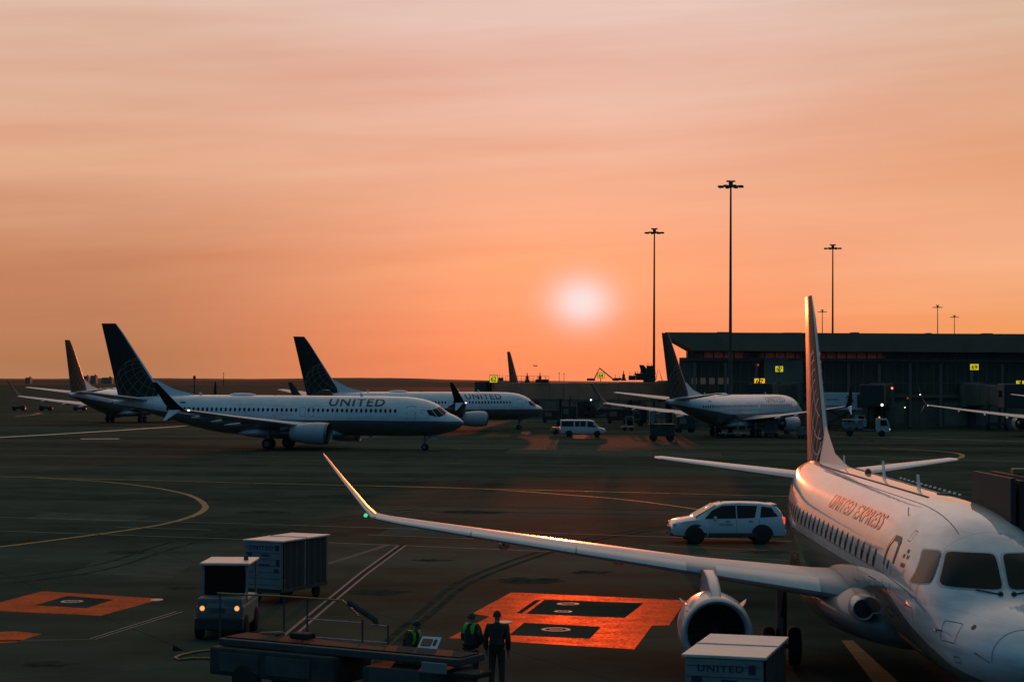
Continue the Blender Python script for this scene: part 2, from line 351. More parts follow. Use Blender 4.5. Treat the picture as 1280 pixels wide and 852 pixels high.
M_SIGNY = mat('sign_yellow', (.5, .42, .02), .5, emit=(.62, .52, .015), es=.9)
M_SIGNA = mat('sign_amber', (.6, .35, .02), .5, emit=(.95, .50, .01), es=.9)
M_PANELB = mat('panel_bluegrey', (.17, .20, .20), .5, var=.12, vs=3)
M_CARTW = mat('cart_white', (.18, .19, .185), .5, var=.16, vs=2.5, bump=.2)
M_CARTROOF = mat('cart_roof', (.62, .50, .44), .45, coat=.4, coat_rough=.3, var=.22, vs=2.2, bump=.5)
M_TARP = mat('curtain_dark', (.03, .04, .036), .9, var=.2)
M_RAILY = mat('rail_yellow', (.22, .16, .04), .5, var=.25, vs=5)
M_RAILW = mat('rail_pale', (.28, .28, .28), .45, var=.2, vs=5)

# ------------------------------------------------------------------ setting
def sheet(name, poly, z, m, kind='structure', label=None, cat=None):
    b = MB(); b.add([(p[0], p[1], z) for p in poly], [tuple(range(len(poly)))])
    o = b.build(name, m); 
    if o.data.polygons[0].normal.z < 0: o.data.flip_normals()
    return tag(o, label, cat, None, kind)
S_ = 30000
# apron: ground right out to the horizon
b = MB(); xs = [-S_, -3000, -400, 400, 3000, S_]; ys = [-S_, -500, 0, 150, 600, 2500, S_]
for y in ys:
    for x in xs: b.v.append((x, y, 0))
for j in range(len(ys)-1):
    for i in range(len(xs)-1): k = j*len(xs)+i; b.f.append((k, k+1, k+1+len(xs), k+len(xs)))
tag(b.build('apron_ground', M_ASPH), kind='structure')
sheet('far_field', [(-S_, 1850), (S_, 2000), (S_, 29000), (-S_, 29000)], .05, M_FIELD)
M_HILL = mat('hill_brown', (.10, .055, .035), .95, var=.3, vs=.002, spec=.05)
b = MB(); nh = 160; top = []
for i in range(nh+1):
    x = -4200+8400*i/nh
    h = 9+3.5*math.sin(i*.11)+2.2*math.sin(i*.37+1)+1.3*random.random()
    if x > -400: h *= max(.3, 1-(x+400)/1500)
    top.append((x, h))
vs = []; fs = []
for x, h in top: vs += [(x, 7200, -2), (x*1.02, 7500, h), (x*1.05, 8300, -2)]
for i in range(nh): fs += [(i*3, i*3+3, i*3+4, i*3+1), (i*3+1, i*3+4, i*3+5, i*3+2)]
b.add(vs, fs); tag(b.build('distant_hills', M_HILL, smooth=60), kind='structure')

def line_on_ground(name, px, w, m, z=.004, world=False, closed=False, sub=0):
    P = [Vector((p[0], p[1], 0)) if world else gp(*p) for p in px]
    if sub:   # catmull-rom
        Q = []
        for i in range(len(P)-1):
            p0, p1, p2, p3 = P[max(i-1, 0)], P[i], P[i+1], P[min(i+2, len(P)-1)]
            for k in range(sub):
                u = k/sub; Q.append(.5*((2*p1)+(p2-p0)*u+(2*p0-5*p1+4*p2-p3)*u*u+(3*p1-p0-3*p2+p3)*u**3))
        P = Q+[P[-1]]
    ws = w if isinstance(w, (list, tuple)) else [w]*len(P)
    vs = []; fs = []
    for i, p in enumerate(P):
        d = (P[min(i+1, len(P)-1)]-P[max(i-1, 0)]).normalized(); nrm = Vector((-d.y, d.x, 0))
        wi = ws[min(len(ws)-1, int(i*len(ws)/len(P)))]/2
        vs += [p+nrm*wi, p-nrm*wi]
    for i in range(len(P)-1): fs.append((2*i, 2*i+1, 2*i+3, 2*i+2))
    vs = [(v[0], v[1], z) for v in vs]
    b = MB(); b.add(vs, fs); o = b.build(name, m, recalc=False)
    if o.data.polygons[0].normal.z < 0: o.data.flip_normals()
    return tag(o, kind='structure')
Y = 'yellow_taxi_line'; WL = 'white_road_line'
line_on_ground(Y, [(-60, 594), (400, 605.5), (700, 613), (1045, 621.5)], .34, M_YEL, .008)
line_on_ground(Y, [(400, 605.5), (560, 609), (640, 613), (700, 617.5), (780, 624), (870, 636), (960, 652)], .3, M_YEL, .004, sub=6)
line_on_ground(Y, [(-100, 566), (400, 575), (700, 581.5), (1100, 590)], .16, M_YEL, .004)
line_on_ground(Y, [(560, 559.5), (860, 563.5), (1000, 567.5), (1290, 577)], .3, M_YEL, .004)
line_on_ground(Y, [(1100, 579), (1150, 577.5), (1190, 574), (1203, 570), (1195, 566), (1160, 563), (1100, 560)], .5, M_YEL, .008, sub=6)
line_on_ground(Y, [(-30, 548), (60, 543), (150, 537.5), (232, 532)], 1.0, mat('cream_line', (.6, .5, .38), .5, spec=.6), .004)
line_on_ground(Y, [(20, 520), (40, 518.5), (51, 516.5), (44, 515.5)], .8, M_YEL, .004)
line_on_ground('pale_ground_dash', [(101, 548.3), (149, 548)], 1.6, mat('cream_line', (.6, .5, .38)), .004)
line_on_ground(Y, [(40, 596.5), (120, 601), (185, 608), (235, 618), (255, 629), (253, 638), (235, 646.5), (195, 656.5), (110, 669), (0, 683), (-60, 689)], .30, M_YEL, .004, sub=8)
line_on_ground(Y, [(235, 618), (249, 624.5), (257, 633), (251, 640), (237, 646.5)], .36, M_YEL, .012, sub=6)
line_on_ground(WL, [(-60, 644.5), (320, 654.5), (525, 661)], .16, M_WHT, .004)
line_on_ground(WL, [(600, 663), (840, 671), (990, 676.5)], .18, M_WHT, .004)
line_on_ground(WL, [(145, 658.5), (264, 662)], .16, M_WHT, .004)
line_on_ground(WL, [(-60, 661), (300, 673.5), (680, 688.5), (840, 695)], .16, M_WHT, .004)
line_on_ground(WL, [(460, 668), (592, 673)], .16, M_WHT, .004)
line_on_ground(WL, [(810, 681), (960, 687.5)], .12, M_WHT, .004)
line_on_ground(WL, [(860, 693.5), (1010, 701)], .12, M_WHT, .004)
line_on_ground(WL, [(900, 540), (1290, 552)], .7, mat('dim_line', (.14, .16, .16), .7), .004)
def double_line(px, gap, w):
    P = [gp(*p) for p in px]
    for sgn in (-1, 1):
        Q = []
        for i, p in enumerate(P):
            d = (P[min(i+1, len(P)-1)]-P[max(i-1, 0)]).normalized(); Q.append(p+Vector((-d.y, d.x, 0))*sgn*gap)
        line_on_ground('white_stand_line', [(q.x, q.y) for q in Q], w, M_WHT, .004, world=True)
    line_on_ground('red_stand_line', px, gap*2-w-.02, M_RED, .008)
double_line([(503, 681), (455, 716), (405, 757), (360, 795)], .14, .10)
double_line([(484, 681), (411, 704), (330, 728)], .07, .06)
double_line([(-60, 801), (40, 800), (116, 798), (224, 764)], .09, .07)
# tyre marks and stains
M_TYRE = mat('tyre_mark', (.042, .049, .038), .95, spec=0.0, var=.4, vs=1.5); M_STAIN = mat('oil_stain', (.040, .045, .037), .9, spec=0.0, var=.5, vs=2)
M_PATCH = mat('tarmac_patch', (.082, .092, .072), .95, spec=0.0, var=.2, vs=1.2)
for px, w in (([(-40, 612), (300, 626), (640, 634), (980, 640)], .28), ([(-40, 618), (300, 632), (640, 640), (980, 646)], .28), ([(430, 852), (520, 770), (600, 715), (760, 668), (980, 640)], .22), ([(445, 852), (535, 770), (615, 716), (775, 669), (990, 642)], .22), ([(-20, 725), (120, 706), (260, 668), (520, 636)], .2), ([(-20, 732), (130, 712), (275, 672), (530, 638)], .2)):
    line_on_ground('tyre_mark', px, w, M_TYRE, .003, sub=6)
random.seed(11)
for u, v, r_ in ((470, 740, .8), (540, 700, .5), (160, 690, .7), (230, 735, .5), (660, 725, .9), (330, 640, 1.0), (740, 715, .6), (880, 655, 1.2), (60, 830, .5), (590, 640, 1.3), (430, 620, 1.4), (960, 690, .8)):
    c = gp(u, v); P = [(c.x+r_*(1+.35*random.uniform(-1, 1))*math.cos(2*math.pi*k/18)*1.3, c.y+r_*(1+.3*random.uniform(-1, 1))*math.sin(2*math.pi*k/18)) for k in range(18)]
    sheet('oil_stain', P, .0025, M_STAIN)
for px in ([(500, 655), (640, 659), (620, 672), (470, 668)], [(60, 640), (190, 644), (160, 652), (30, 648)], [(120, 700), (240, 705), (215, 722), (90, 716)], [(640, 560), (900, 566), (905, 572), (630, 566)], [(880, 700), (985, 704), (975, 722), (870, 718)]):
    sheet('tarmac_patch', [tuple(gp(*q))[:2] for q in px], .002, M_PATCH)
# orange hydrant pads
def pad(name, px, m, z): return sheet(name, [tuple(gp(*p))[:2] for p in px], z, m)
pad('orange_pad_marking', [(639, 740), (858, 750), (836, 781), (815, 781.5), (793, 811), (561, 797), (612, 770), (590, 766.5)], M_ORG, .004)
pad('black_pad_marking', [(681, 749), (804, 753.5), (781, 771.5), (658, 766.5)], M_PADBLK, .008)
pad('black_pad_marking', [(655, 778), (751, 783), (737, 797.5), (637, 793)], M_PADBLK, .008)
pad('black_pad_marking', [(669, 749.5), (676, 749.5), (652, 766), (646, 765.5)], M_PADBLK, .008)
pad('orange_pad_marking', [(53, 738.5), (203, 748), (126, 769), (-30, 762), (-10, 755)], M_ORG, .004)
pad('black_pad_marking', [(84, 744.5), (142, 749), (108, 759.5), (44, 756)], M_PADBLK, .008)
pad('orange_pad_marking', [(-30, 790), (20, 788.5), (52, 792), (20, 802), (-30, 806)], M_ORG, .004)
M_CIR = paint_mat('circle_paint', (.62, .45, .34), .6, .5)
def ring_mark(u, v, ro, ri, blk=True):
    c = gp(u, v); n = 32
    vs = [(c.x+math.cos(2*math.pi*k/n)*r_, c.y+math.sin(2*math.pi*k/n)*r_, .012) for r_ in (ro, ri) for k in range(n)]
    b = MB(); b.add(vs, [(k, (k+1) % n, n+(k+1) % n, n+k) for k in range(n)]); o = b.build('circle_marking', M_CIR, recalc=False); tag(o, kind='structure')
    if o.data.polygons[0].normal.z < 0: o.data.flip_normals()
    # small letters and bars inside the ring
    b = MB()
    for k in range(3): b.add([(c.x-ri*.6, c.y-ri*.5+k*ri*.4, .012), (c.x+ri*.6, c.y-ri*.5+k*ri*.4, .012), (c.x+ri*.6, c.y-ri*.35+k*ri*.4, .012), (c.x-ri*.6, c.y-ri*.35+k*ri*.4, .012)], [(0, 1, 2, 3)])
    tag(b.build('circle_marking', M_CIR), kind='structure')
ring_mark(710, 754.5, .36, .24); ring_mark(695, 786.5, .42, .31); ring_mark(704, 764, .28, .18); ring_mark(90, 751.5, .36, .25)
for u, v in ((632, 777), (196, 749.5)):
    c = gp(u, v); n = 20; b = MB(); b.add([(c.x+.2*math.cos(2*math.pi*k/n), c.y+.35*math.sin(2*math.pi*k/n), .012) for k in range(n)], [tuple(range(n))]); tag(b.build('dot_marking', M_CIR), kind='structure')
pad('yellow_lead_in_line', [(1052, 800), (1066, 800), (1128, 856), (1094, 856)], M_YEL, .004)
M_GLINT = paint_mat('painted_glint', (.24, .05, .025), .85, .25, .5)  # low-sun glints on the tarmac, painted in as orange patches
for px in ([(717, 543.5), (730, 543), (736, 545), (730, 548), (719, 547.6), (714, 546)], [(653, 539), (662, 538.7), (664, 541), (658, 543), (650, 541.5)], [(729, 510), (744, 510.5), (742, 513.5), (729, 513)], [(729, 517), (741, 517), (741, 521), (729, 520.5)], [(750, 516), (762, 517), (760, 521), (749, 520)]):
    pad('painted_ground_glint', px, M_GLINT, .004)

# ------------------------------------------------------------------ aircraft
def interp(A, s):
    if s <= A[0][0]: return A[0][1]
    for i in range(len(A)-1):
        a, b_ = A[i], A[i+1]
        if s <= b_[0]:
            # monotone cubic-ish
            h = b_[0]-a[0]; u = (s-a[0])/h; d = (b_[1]-a[1])/h
            d0 = (a[1]-A[i-1][1])/(a[0]-A[i-1][0]) if i > 0 else d
            d1 = (A[i+2][1]-b_[1])/(A[i+2][0]-b_[0]) if i+2 < len(A) else d
            def lim(p, q): return 0 if p*q <= 0 else 2*p*q/(p+q)
            m0 = lim(d, d0) if i > 0 else d; m1 = lim(d, d1) if i+2 < len(A) else d
            return (2*u**3-3*u*u+1)*a[1]+(u**3-2*u*u+u)*h*m0+(-2*u**3+3*u*u)*b_[1]+(u**3-u*u)*h*m1
    return A[-1][1]
class Body:
    def __init__(s, T, B, Wd): s.T, s.B, s.W = T, B, Wd
    def dims(s, x): return interp(s.T, x), interp(s.B, x), interp(s.W, x)
    def p(s, x, th, off=0):
        t_, b_, w = s.dims(x); c, h = (t_+b_)/2, (t_-b_)/2
        y, z = w*math.sin(th), h*math.cos(th)
        n = Vector((0, math.sin(th)/max(w, .01), math.cos(th)/max(h, .01))).normalized()
        return Vector((-x, -(y+n.y*off), c+z+n.z*off))
    def th(s, x, z):
        t_, b_, w = s.dims(x); c, h = (t_+b_)/2, (t_-b_)/2
        return math.acos(max(-1, min(1, (z-c)/h)))
    def mesh(s, stations, n=48):
        b = MB(); b.rings([[s.p(x, 2*math.pi*k/n) for k in range(n)] for x in stations]); return b
    def patch(s, corners, off=.01, nx=8, ny=8):
        """corners (s, theta) tl tr br bl"""
        b = MB(); tl, tr, br, bl = corners; vs = []
        for j in range(ny+1):
            for i in range(nx+1):
                u, v = i/nx, j/ny
                a = [tl[k]*(1-u)*(1-v)+tr[k]*u*(1-v)+br[k]*u*v+bl[k]*(1-u)*v for k in (0, 1)]
                vs.append(s.p(a[0], a[1], off))
        b.add(vs, [(j*(nx+1)+i, j*(nx+1)+i+1, (j+1)*(nx+1)+i+1, (j+1)*(nx+1)+i) for j in range(ny) for i in range(nx)]); return b
    def front(s, corners, off=.01, nx=10, ny=10, sd=1, grow=1.0):
        """pane on the nose given by (y, z) corners tl tr br bl as seen from ahead"""
        cy = sum(c[0] for c in corners)/4; cz = sum(c[1] for c in corners)/4
        tl, tr, br, bl = [(cy+(c[0]-cy)*grow, cz+(c[1]-cz)*grow) for c in corners]; vs = []
        for j in range(ny+1):
            for i in range(nx+1):
                u, v = i/nx, j/ny
                # ease the corners in a little
                r_ = .035*((2*u-1)**8)*((2*v-1)**8); u = u+(.5-u)*r_*2; v = v+(.5-v)*r_*2
                y, z = [tl[k]*(1-u)*(1-v)+tr[k]*u*(1-v)+br[k]*u*v+bl[k]*(1-u)*v for k in (0, 1)]
                lo, hi = .3, 6.5
                for _ in range(30):
                    m_ = (lo+hi)/2; t_, b_, w = s.dims(m_); c, h = (t_+b_)/2, (t_-b_)/2
                    if (y/w)**2+((z-c)/h)**2 > 1: lo = m_
                    else: hi = m_
                t_, b_, w = s.dims(hi); c, h = (t_+b_)/2, (t_-b_)/2; th = math.atan2(y/w, (z-c)/h)
                q = s.p(hi, sd*th, off); q.x += off*1.2; vs.append(q)
        b = MB(); b.add(vs, [(j*(nx+1)+i, j*(nx+1)+i+1, (j+1)*(nx+1)+i+1, (j+1)*(nx+1)+i) for j in range(ny) for i in range(nx)]); return b
    def oval(s, x, z, ds, dz, off=.01, e=3.0, n=16, side=1):
        t0 = s.th(x, z); t_, b_, w = s.dims(x); r_ = (t_-b_)/2
        b = MB(); vs = [s.p(x, side*t0, off)]
        for k in range(n):
            a = 2*math.pi*k/n; c_, s_ = math.cos(a), math.sin(a)
            q = (abs(c_)**e+abs(s_)**e)**(-1/e)
            vs.append(s.p(x+ds*c_*q, side*(t0-dz*s_*q/r_), off))
        b.add(vs, [(0, 1+k, 1+(k+1) % n) for k in range(n)]); return b
    def ribbon(s, pts, w, off=.008, side=1):
        """ribbon along (s, theta) points"""
        b = MB(); P = [s.p(a, side*t_, off) for a, t_ in pts]; m = len(P); vs = []
        for i, p in enumerate(P):
            d = (P[min(i+1, m-1)]-P[max(i-1, 0)]).normalized(); th = side*pts[i][1]
            nrm = Vector((0, -math.sin(th), math.cos(th))); q = d.cross(nrm).normalized()*w/2; vs += [p+q, p-q]
        b.add(vs, [(2*i, 2*i+1, 2*i+3, 2*i+2) for i in range(m-1)]); return b
    def rrect(s, x0, x1, z0, z1, w, off=.008, rad=.18, side=1):
        pts = []
        for cx, cz, a0 in ((x1-rad, z1-rad, 0), (x0+rad, z1-rad, 90), (x0+rad, z0+rad, 180), (x1-rad, z0+rad, 270)):
            for k in range(5):
                a = R(a0+22.5*k); pts.append((cx+rad*math.cos(a), cz+rad*math.sin(a)))
        pts.append(pts[0]); Q = []
        for (a, b_), (c, d) in zip(pts, pts[1:]):
            for k in range(3): u = k/3; Q.append((a+(c-a)*u, s.th(a+(c-a)*u, b_+(d-b_)*u)))
        Q.append(Q[0]); return s.ribbon(Q, w, off, side)
    def letters(s, txt, s0, length, z0, z1, side=1, bold=.02, off=.012):
        v, f = text_mesh(txt, 1.0, bold, 1, 1.15, cut=.08)
        xm = max(p[0] for p in v); ym = max(p[1] for p in v); y0 = min(p[1] for p in v); ta, tb = s.th(s0, z0), s.th(s0, z1)
        b = MB(); b.add([s.p(s0-x/xm*length*side, side*(ta+(tb-ta)*(y-y0)/(ym-y0)), off) for x, y in v], f); return b

def airfoil(n=14):
    up = []; 
    for k in range(n+1):
        x = .5*(1-math.cos(math.pi*k/n)); t_ = 5*(.2969*math.sqrt(x)-.126*x-.3516*x*x+.2843*x**3-.1036*x**4); up.append((x, t_))
    return up
AF = airfoil()
def wing_mesh(secs, x0=0.0, x1=1.0):
    """secs: (sLE, y, z, chord, t/c, cant deg, camber); y starboard positive; x0..x1 chord range"""
    rings = []
    for sle, y, z, c, tc_, cant, *rest in secs:
        n = Vector((0, math.sin(R(cant)), math.cos(R(cant))))     # (0, -y_starboard, z)
        P = []
        pts = [(x, t_) for x, t_ in AF if x0-1e-6 <= x <= x1+1e-6]
        for x, t_ in pts: P.append(Vector((-(sle+x*c), -y, z))+n*(t_*tc_*c+.02*c*math.sin(math.pi*x)*(1 if cant < 30 else 0)))
        for x, t_ in pts[::-1]:
            P.append(Vector((-(sle+x*c), -y, z))-n*(t_*tc_*c*.85-.02*c*math.sin(math.pi*x)*(1 if cant < 30 else 0)))
        rings.append(P)
    b = MB(); b.rings(rings); return b
def mirror(secs): return [(a, -y, z, c, t_, -cant) for a, y, z, c, t_, cant in secs]

def globe_lines(parent, fin_poly, c, r_, thick, both, m, w=.07, tilt=(35, -40)):
    """graticule of a globe, clipped to the fin outline, as thin ribbons just off the fin skin"""
    def inside(p):
        x, y = p; k = False; n = len(fin_poly)
        for i in range(n):
            x1, y1 = fin_poly[i]; x2, y2 = fin_poly[(i+1) % n]
            if (y1 > y) != (y2 > y) and x < (x2-x1)*(y-y1)/(y2-y1)+x1: k = not k
        return k
    Rm = Matrix.Rotation(R(tilt[1]), 3, 'Z') @ Matrix.Rotation(R(tilt[0]), 3, 'X')
    curves = []
    for lon in range(0, 180, 20):
        curves.append([Rm @ Vector((math.sin(R(a))*math.cos(R(lon)), math.cos(R(a)), math.sin(R(a))*math.sin(R(lon)))) for a in range(0, 361, 5)])
    for lat in range(-60, 61, 20):
        curves.append([Rm @ Vector((math.cos(R(lat))*math.cos(R(a)), math.sin(R(lat)), math.cos(R(lat))*math.sin(R(a)))) for a in range(0, 361, 5)])
    curves.append([Vector((math.cos(R(a)), math.sin(R(a)), .01)) for a in range(0, 361, 4)])
    b = MB()
    for side in ((1, -1) if both else (1,)):
        for cu in curves:
            prev = None
            for q in cu:
                p = (c[0]-q.x*r_, c[1]+q.y*r_)
                ok = q.z > -.001 and inside(p)
                if ok and prev:
                    d = Vector((p[0]-prev[0], p[1]-prev[1]));
                    if d.length > 1e-4:
                        n_ = Vector((-d.y, d.x)).normalized()*w/2
                        quad = [(prev[0]+n_.x, prev[1]+n_.y), (prev[0]-n_.x, prev[1]-n_.y), (p[0]-n_.x, p[1]-n_.y), (p[0]+n_.x, p[1]+n_.y)]
                        b.add([(-x, -side*(thick(x, z)+.015), z) for x, z in quad], [(0, 1, 2, 3)])
                prev = p if ok else None
    return b.build('tail_emblem', m, parent, recalc=False)

def fin(root, zb, zt, le_b, le_t, ch_b, ch_t, tcr, emblem_c, emblem_r, name='tail_fin', w=.06, lm=None, strip=.05):
    n = 8
    secs = []
    for i in range(n+1):
        u = i/n; z = zb+(zt-zb)*u; sh = 0
        if i == n: sh = .12
        secs.append((le_b+(le_t-le_b)*u+sh, 0, z, ch_b+(ch_t-ch_b)*u-sh, tcr*(1 if i < n else .5), 90))
    f = wing_mesh(secs).build(name, M_NAVY, root, smooth=40)
    def thick(x, z):
        u = (z-zb)/(zt-zb); c = ch_b+(ch_t-ch_b)*u; q = max(0, min(1, (x-(le_b+(le_t-le_b)*u))/c))
        t_ = 5*(.2969*math.sqrt(q)-.126*q-.3516*q*q+.2843*q**3-.1036*q**4); return t_*tcr*c
    poly = [(le_b+.15, zb), (le_t+.15, zt), (le_t+ch_t-.1, zt), (le_b+ch_b-.1, zb)]
    globe_lines(f, poly, emblem_c, emblem_r, thick, True, lm or M_GOLD, w)
    # bright leading edge strip
    secs2 = [(a-.015, y, z, c, t_*1.06, k) for a, y, z, c, t_, k in secs]
    wing_mesh(secs2, 0, strip).build('leading_edge', M_METAL, f, smooth=60)
    # rudder gap
    b = MB()
    for side in (1, -1):
        P = []
        for i in range(n+1):
            u = i/n; z = zb+(zt-zb)*u; x = le_b+(le_t-le_b)*u+(ch_b+(ch_t-ch_b)*u)*.68; P.append((x, z))
        for (x0, z0), (x1, z1) in zip(P, P[1:]):
            b.add([(-x0, -side*(thick(x0, z0)+.012), z0), (-x0-.04, -side*(thick(x0, z0)+.012), z0), (-x1-.04, -side*(thick(x1, z1)+.012), z1), (-x1, -side*(thick(x1, z1)+.012), z1)], [(0, 1, 2, 3)])
    b.build('rudder_gap', M_BLACK, f, recalc=False)
    return f

def engine(root, s0, y, z, rad, length, spinner=True, m=M_WHITE, mlip=M_METAL, pylon=None):
    k = rad
    prof = [(0, .86*k), (-.02*length, .90*k), (.0, .94*k), (.06*length, 1.0*k), (.3*length, 1.04*k), (.6*length, .98*k), (.82*length, .86*k), (1.0*length, .72*k), (1.0*length, .69*k), (.7*length, .72*k)]
    o = Vector((-s0, -y, z)); ax = (-1, 0, 0)
    en = MB().lathe(o, ax, [(h, r_) for h, r_ in prof[3:]], 40, cap=False).build('engine', m, root, smooth=40)
    MB().lathe(o, ax, [(.10*length, .80*k), (.03*length, .83*k), (0, .87*k), (-.012*length, .92*k), (0, .965*k), (.06*length, 1.003*k)], 40, cap=False).build('inlet_lip', mlip, en, smooth=60)
    MB().lathe(o, ax, [(.10*length, .80*k), (.38*length, .79*k)], 40, cap=False).build('inlet_duct', M_DARK, en, smooth=60)
    fb = MB()
    c0 = o+Vector((-.30*length, 0, 0))
    for i in range(22):
        a = 2*math.pi*i/22
        d = Vector((0, math.cos(a), math.sin(a))); e_ = Vector((0, -math.sin(a), math.cos(a)))
        fb.add([c0+d*.25*k+e_*.03*k, c0+d*.25*k-e_*.05*k+Vector((-.06, 0, 0)), c0+d*.78*k-e_*.11*k+Vector((-.1, 0, 0)), c0+d*.78*k+e_*.07*k], [(0, 1, 2, 3)])
    fb.lathe(c0+Vector((-.25, 0, 0)), ax, [(0, .79*k), (.01, .79*k)], 32)
    fb.build('fan', M_DSTEEL, en)
    MB().lathe(o+Vector((-.17*length, 0, 0)), ax, [(0, .01), (.04*length, .12*k), (.13*length, .27*k)], 24).build('spinner', M_BARE, en, smooth=50)
    MB().lathe(o, ax, [(.7*length, .66*k), (1.0*length, .55*k), (1.22*length, .34*k), (1.3*length, .05*k)], 32).build('exhaust_cone', M_BARE, en, smooth=50)
    if pylon:
        MB().rings([[Vector((-a, -y-sy*w_, zz)) for a, w_, sy, zz in ring] for ring in pylon]).build('pylon', m, en, smooth=50)
    return en

def wheels(parent, x, y, r_, w, dy, strut_top, sname='landing_gear', door=None):
    g = MB().tube([(-x, -y, r_), (-x, -y, strut_top)], .11*r_/.5+.03, 12).tube([(-x, -y, strut_top*.55), (-x+.6, -y, strut_top)], .05, 8).box((-x-.15, -y, (r_+strut_top)*.5), (.06, .05, .6)).build(sname, M_BARE, parent, smooth=40)
    MB().tube([(-x, -y-dy, r_), (-x, -y+dy, r_)], .06, 10).build('axle', M_BARE, g, smooth=40)
    for s_ in (-1, 1):
        cy = -y+s_*dy
        wl = MB().lathe((-x, cy-w/2, r_), (0, 1, 0), [(0, r_*.6), (.01, r_*.86), (w*.18, r_*.97), (w*.5, r_), (w*.82, r_*.97), (w-.01, r_*.86), (w, r_*.6)], 28).build('tyre', M_RUB, g, smooth=40)
        MB().lathe((-x, cy-w/2-.012, r_), (0, 1, 0), [(0, r_*.2), (.006, r_*.5), (w+.018, r_*.5), (w+.024, r_*.2)], 20).build('hub', M_HUB, wl, smooth=40)
    if door: MB().bbox(door[0], door[1], .01).build('gear_door', M_WHITE, g)
    return g

# ---- narrow-body airliner (40 m)
T7 = [(0, 2.78), (.12, 2.98), (.5, 3.30), (1.0, 3.56), (1.6, 3.82), (2.3, 4.32), (3.0, 4.76), (4, 5.10), (5, 5.28), (6.5, 5.39), (9, 5.42), (27, 5.42), (31, 5.36), (34, 5.24), (36, 5.08), (38, 4.80)]
B7 = [(0, 2.78), (.12, 2.56), (.5, 2.24), (1.0, 2.00), (2, 1.70), (3, 1.52), (4.5, 1.42), (7, 1.38), (24, 1.38), (26, 1.55), (29, 2.15), (32, 2.95), (35, 3.75), (38, 4.35)]
W7 = [(0, 0.01), (.12, .28), (.5, .62), (1.0, .95), (2, 1.36), (3, 1.62), (4.5, 1.82), (6.5, 1.88), (25, 1.88), (28, 1.78), (31, 1.48), (34, 1.0), (36.5, .52), (38, .22)]
def airliner(name, loc, yaw, label, cat='airliner', group=None):
    root = empty(name, loc, yaw, label, cat, group)
    bd = Body(T7, B7, W7)
    st_ = [0, .03, .08, .15, .28, .45, .7, 1.0, 1.3, 1.6, 1.9, 2.2, 2.5, 2.8, 3.2, 3.7, 4.3, 5, 6, 7.5]+[9+k*1.5 for k in range(12)]+[26+k*.8 for k in range(15)]+[37.6, 38]
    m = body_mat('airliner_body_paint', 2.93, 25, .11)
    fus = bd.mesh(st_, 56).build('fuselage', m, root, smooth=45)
    MB().lathe((-37.9, 0, 4.58), (-1, 0, 0), [(0, .22), (.25, .16), (.32, .1)], 16).build('exhaust_tip', M_BARE, fus, smooth=40)
    # wing-body fairing
    secs = []
    for s_, w, zt, zb in [(12.2, .5, 1.75, 1.4), (13.2, 1.7, 2.1, 1.15), (14.5, 2.1, 2.3, 1.0), (18, 2.2, 2.3, .98), (21, 2.1, 2.2, 1.0), (22.8, 1.5, 2.0, 1.15), (24.2, .4, 1.7, 1.45)]:
        secs.append([Vector((-s_, -w*math.cos(2*math.pi*k/28), (zt+zb)/2+(zt-zb)/2*math.sin(2*math.pi*k/28))) for k in range(28)])
    MB().rings(secs).build('belly_fairing', M_GREYP, root, smooth=50)
    # cabin windows
    xs = [6.6+k*.508 for k in range(19)]+[17.1+k*.508 for k in range(29)]
    for x in xs:
        bd.oval(x, 3.97, .13, .20, .006, 2.6, 14).build('cabin_window', M_GLASS, root, recalc=False)
    for c in ([(1.65, R(3)), (2.45, R(3)), (2.5, R(32)), (1.72, R(48))], [(1.76, R(51)), (2.54, R(35)), (2.9, R(52)), (2.2, R(72))], [(2.28, R(73)), (2.98, R(53)), (3.45, R(60)), (3.1, R(76))]):
        for sd in (1, -1):
            bd.patch([(a, sd*t_) for a, t_ in c], .010).build('cockpit_window', M_GLASS, root, smooth=30)
    for x0, x1, z0, z1 in ((4.5, 5.4, 2.55, 4.45), (34.3-1.2, 35.1-1.2, 3.45, 4.9)): bd.rrect(x0, x1, z0, z1, .05, .008).build('door', M_BARE, root, recalc=False)
    for x0 in (15.2, 16.1): bd.rrect(x0, x0+.55, 3.35, 4.3, .04, .008, .12).build('exit_hatch', M_BARE, root, recalc=False)
    bd.letters('UNITED', 13.7, 5.9, 4.38, 5.12).build('title', M_TITLE, root, recalc=False)
    # globe-network badge behind the cockpit
    b = MB()
    for k in range(5):
        a = 2*math.pi*k/5+.3; b2 = bd.oval(3.75+.17*math.cos(a), 3.92+.17*math.sin(a), .05, .05, .01, 2, 8); b.add(b2.v, b2.f)
    b.build('badge', M_TITLE, root, recalc=False)
    fl = bd.patch([(29.9, R(55)), (29.3, R(55)), (29.3, R(63)), (29.9, R(63))], .012, 3, 3); fl.build('flag_decal', M_TITLE, root)
    # fin, dorsal
    fin(root, 4.95, 12.85, 32.1, 37.75, 5.35, 1.75, .09, (35.0, 6.5), 2.75, w=.05)
    MB().rings([[Vector((-28.6, 0, 5.38)), Vector((-28.7, .02, 5.36)), Vector((-28.7, -.02, 5.36))], [Vector((-31.2, 0, 5.98)), Vector((-31.2, .16, 5.2)), Vector((-31.2, -.16, 5.2))], [Vector((-33.3, 0, 7.0)), Vector((-33.3, .20, 5.0)), Vector((-33.3, -.20, 5.0))]]).build('dorsal_fin', M_WHITE, root, smooth=50)
    hs = [(33.6, .5, 4.85, 3.9, .10, 0), (37.35, 7.0, 5.65, 1.35, .09, 0), (37.75, 7.17, 5.67, .8, .06, 0)]
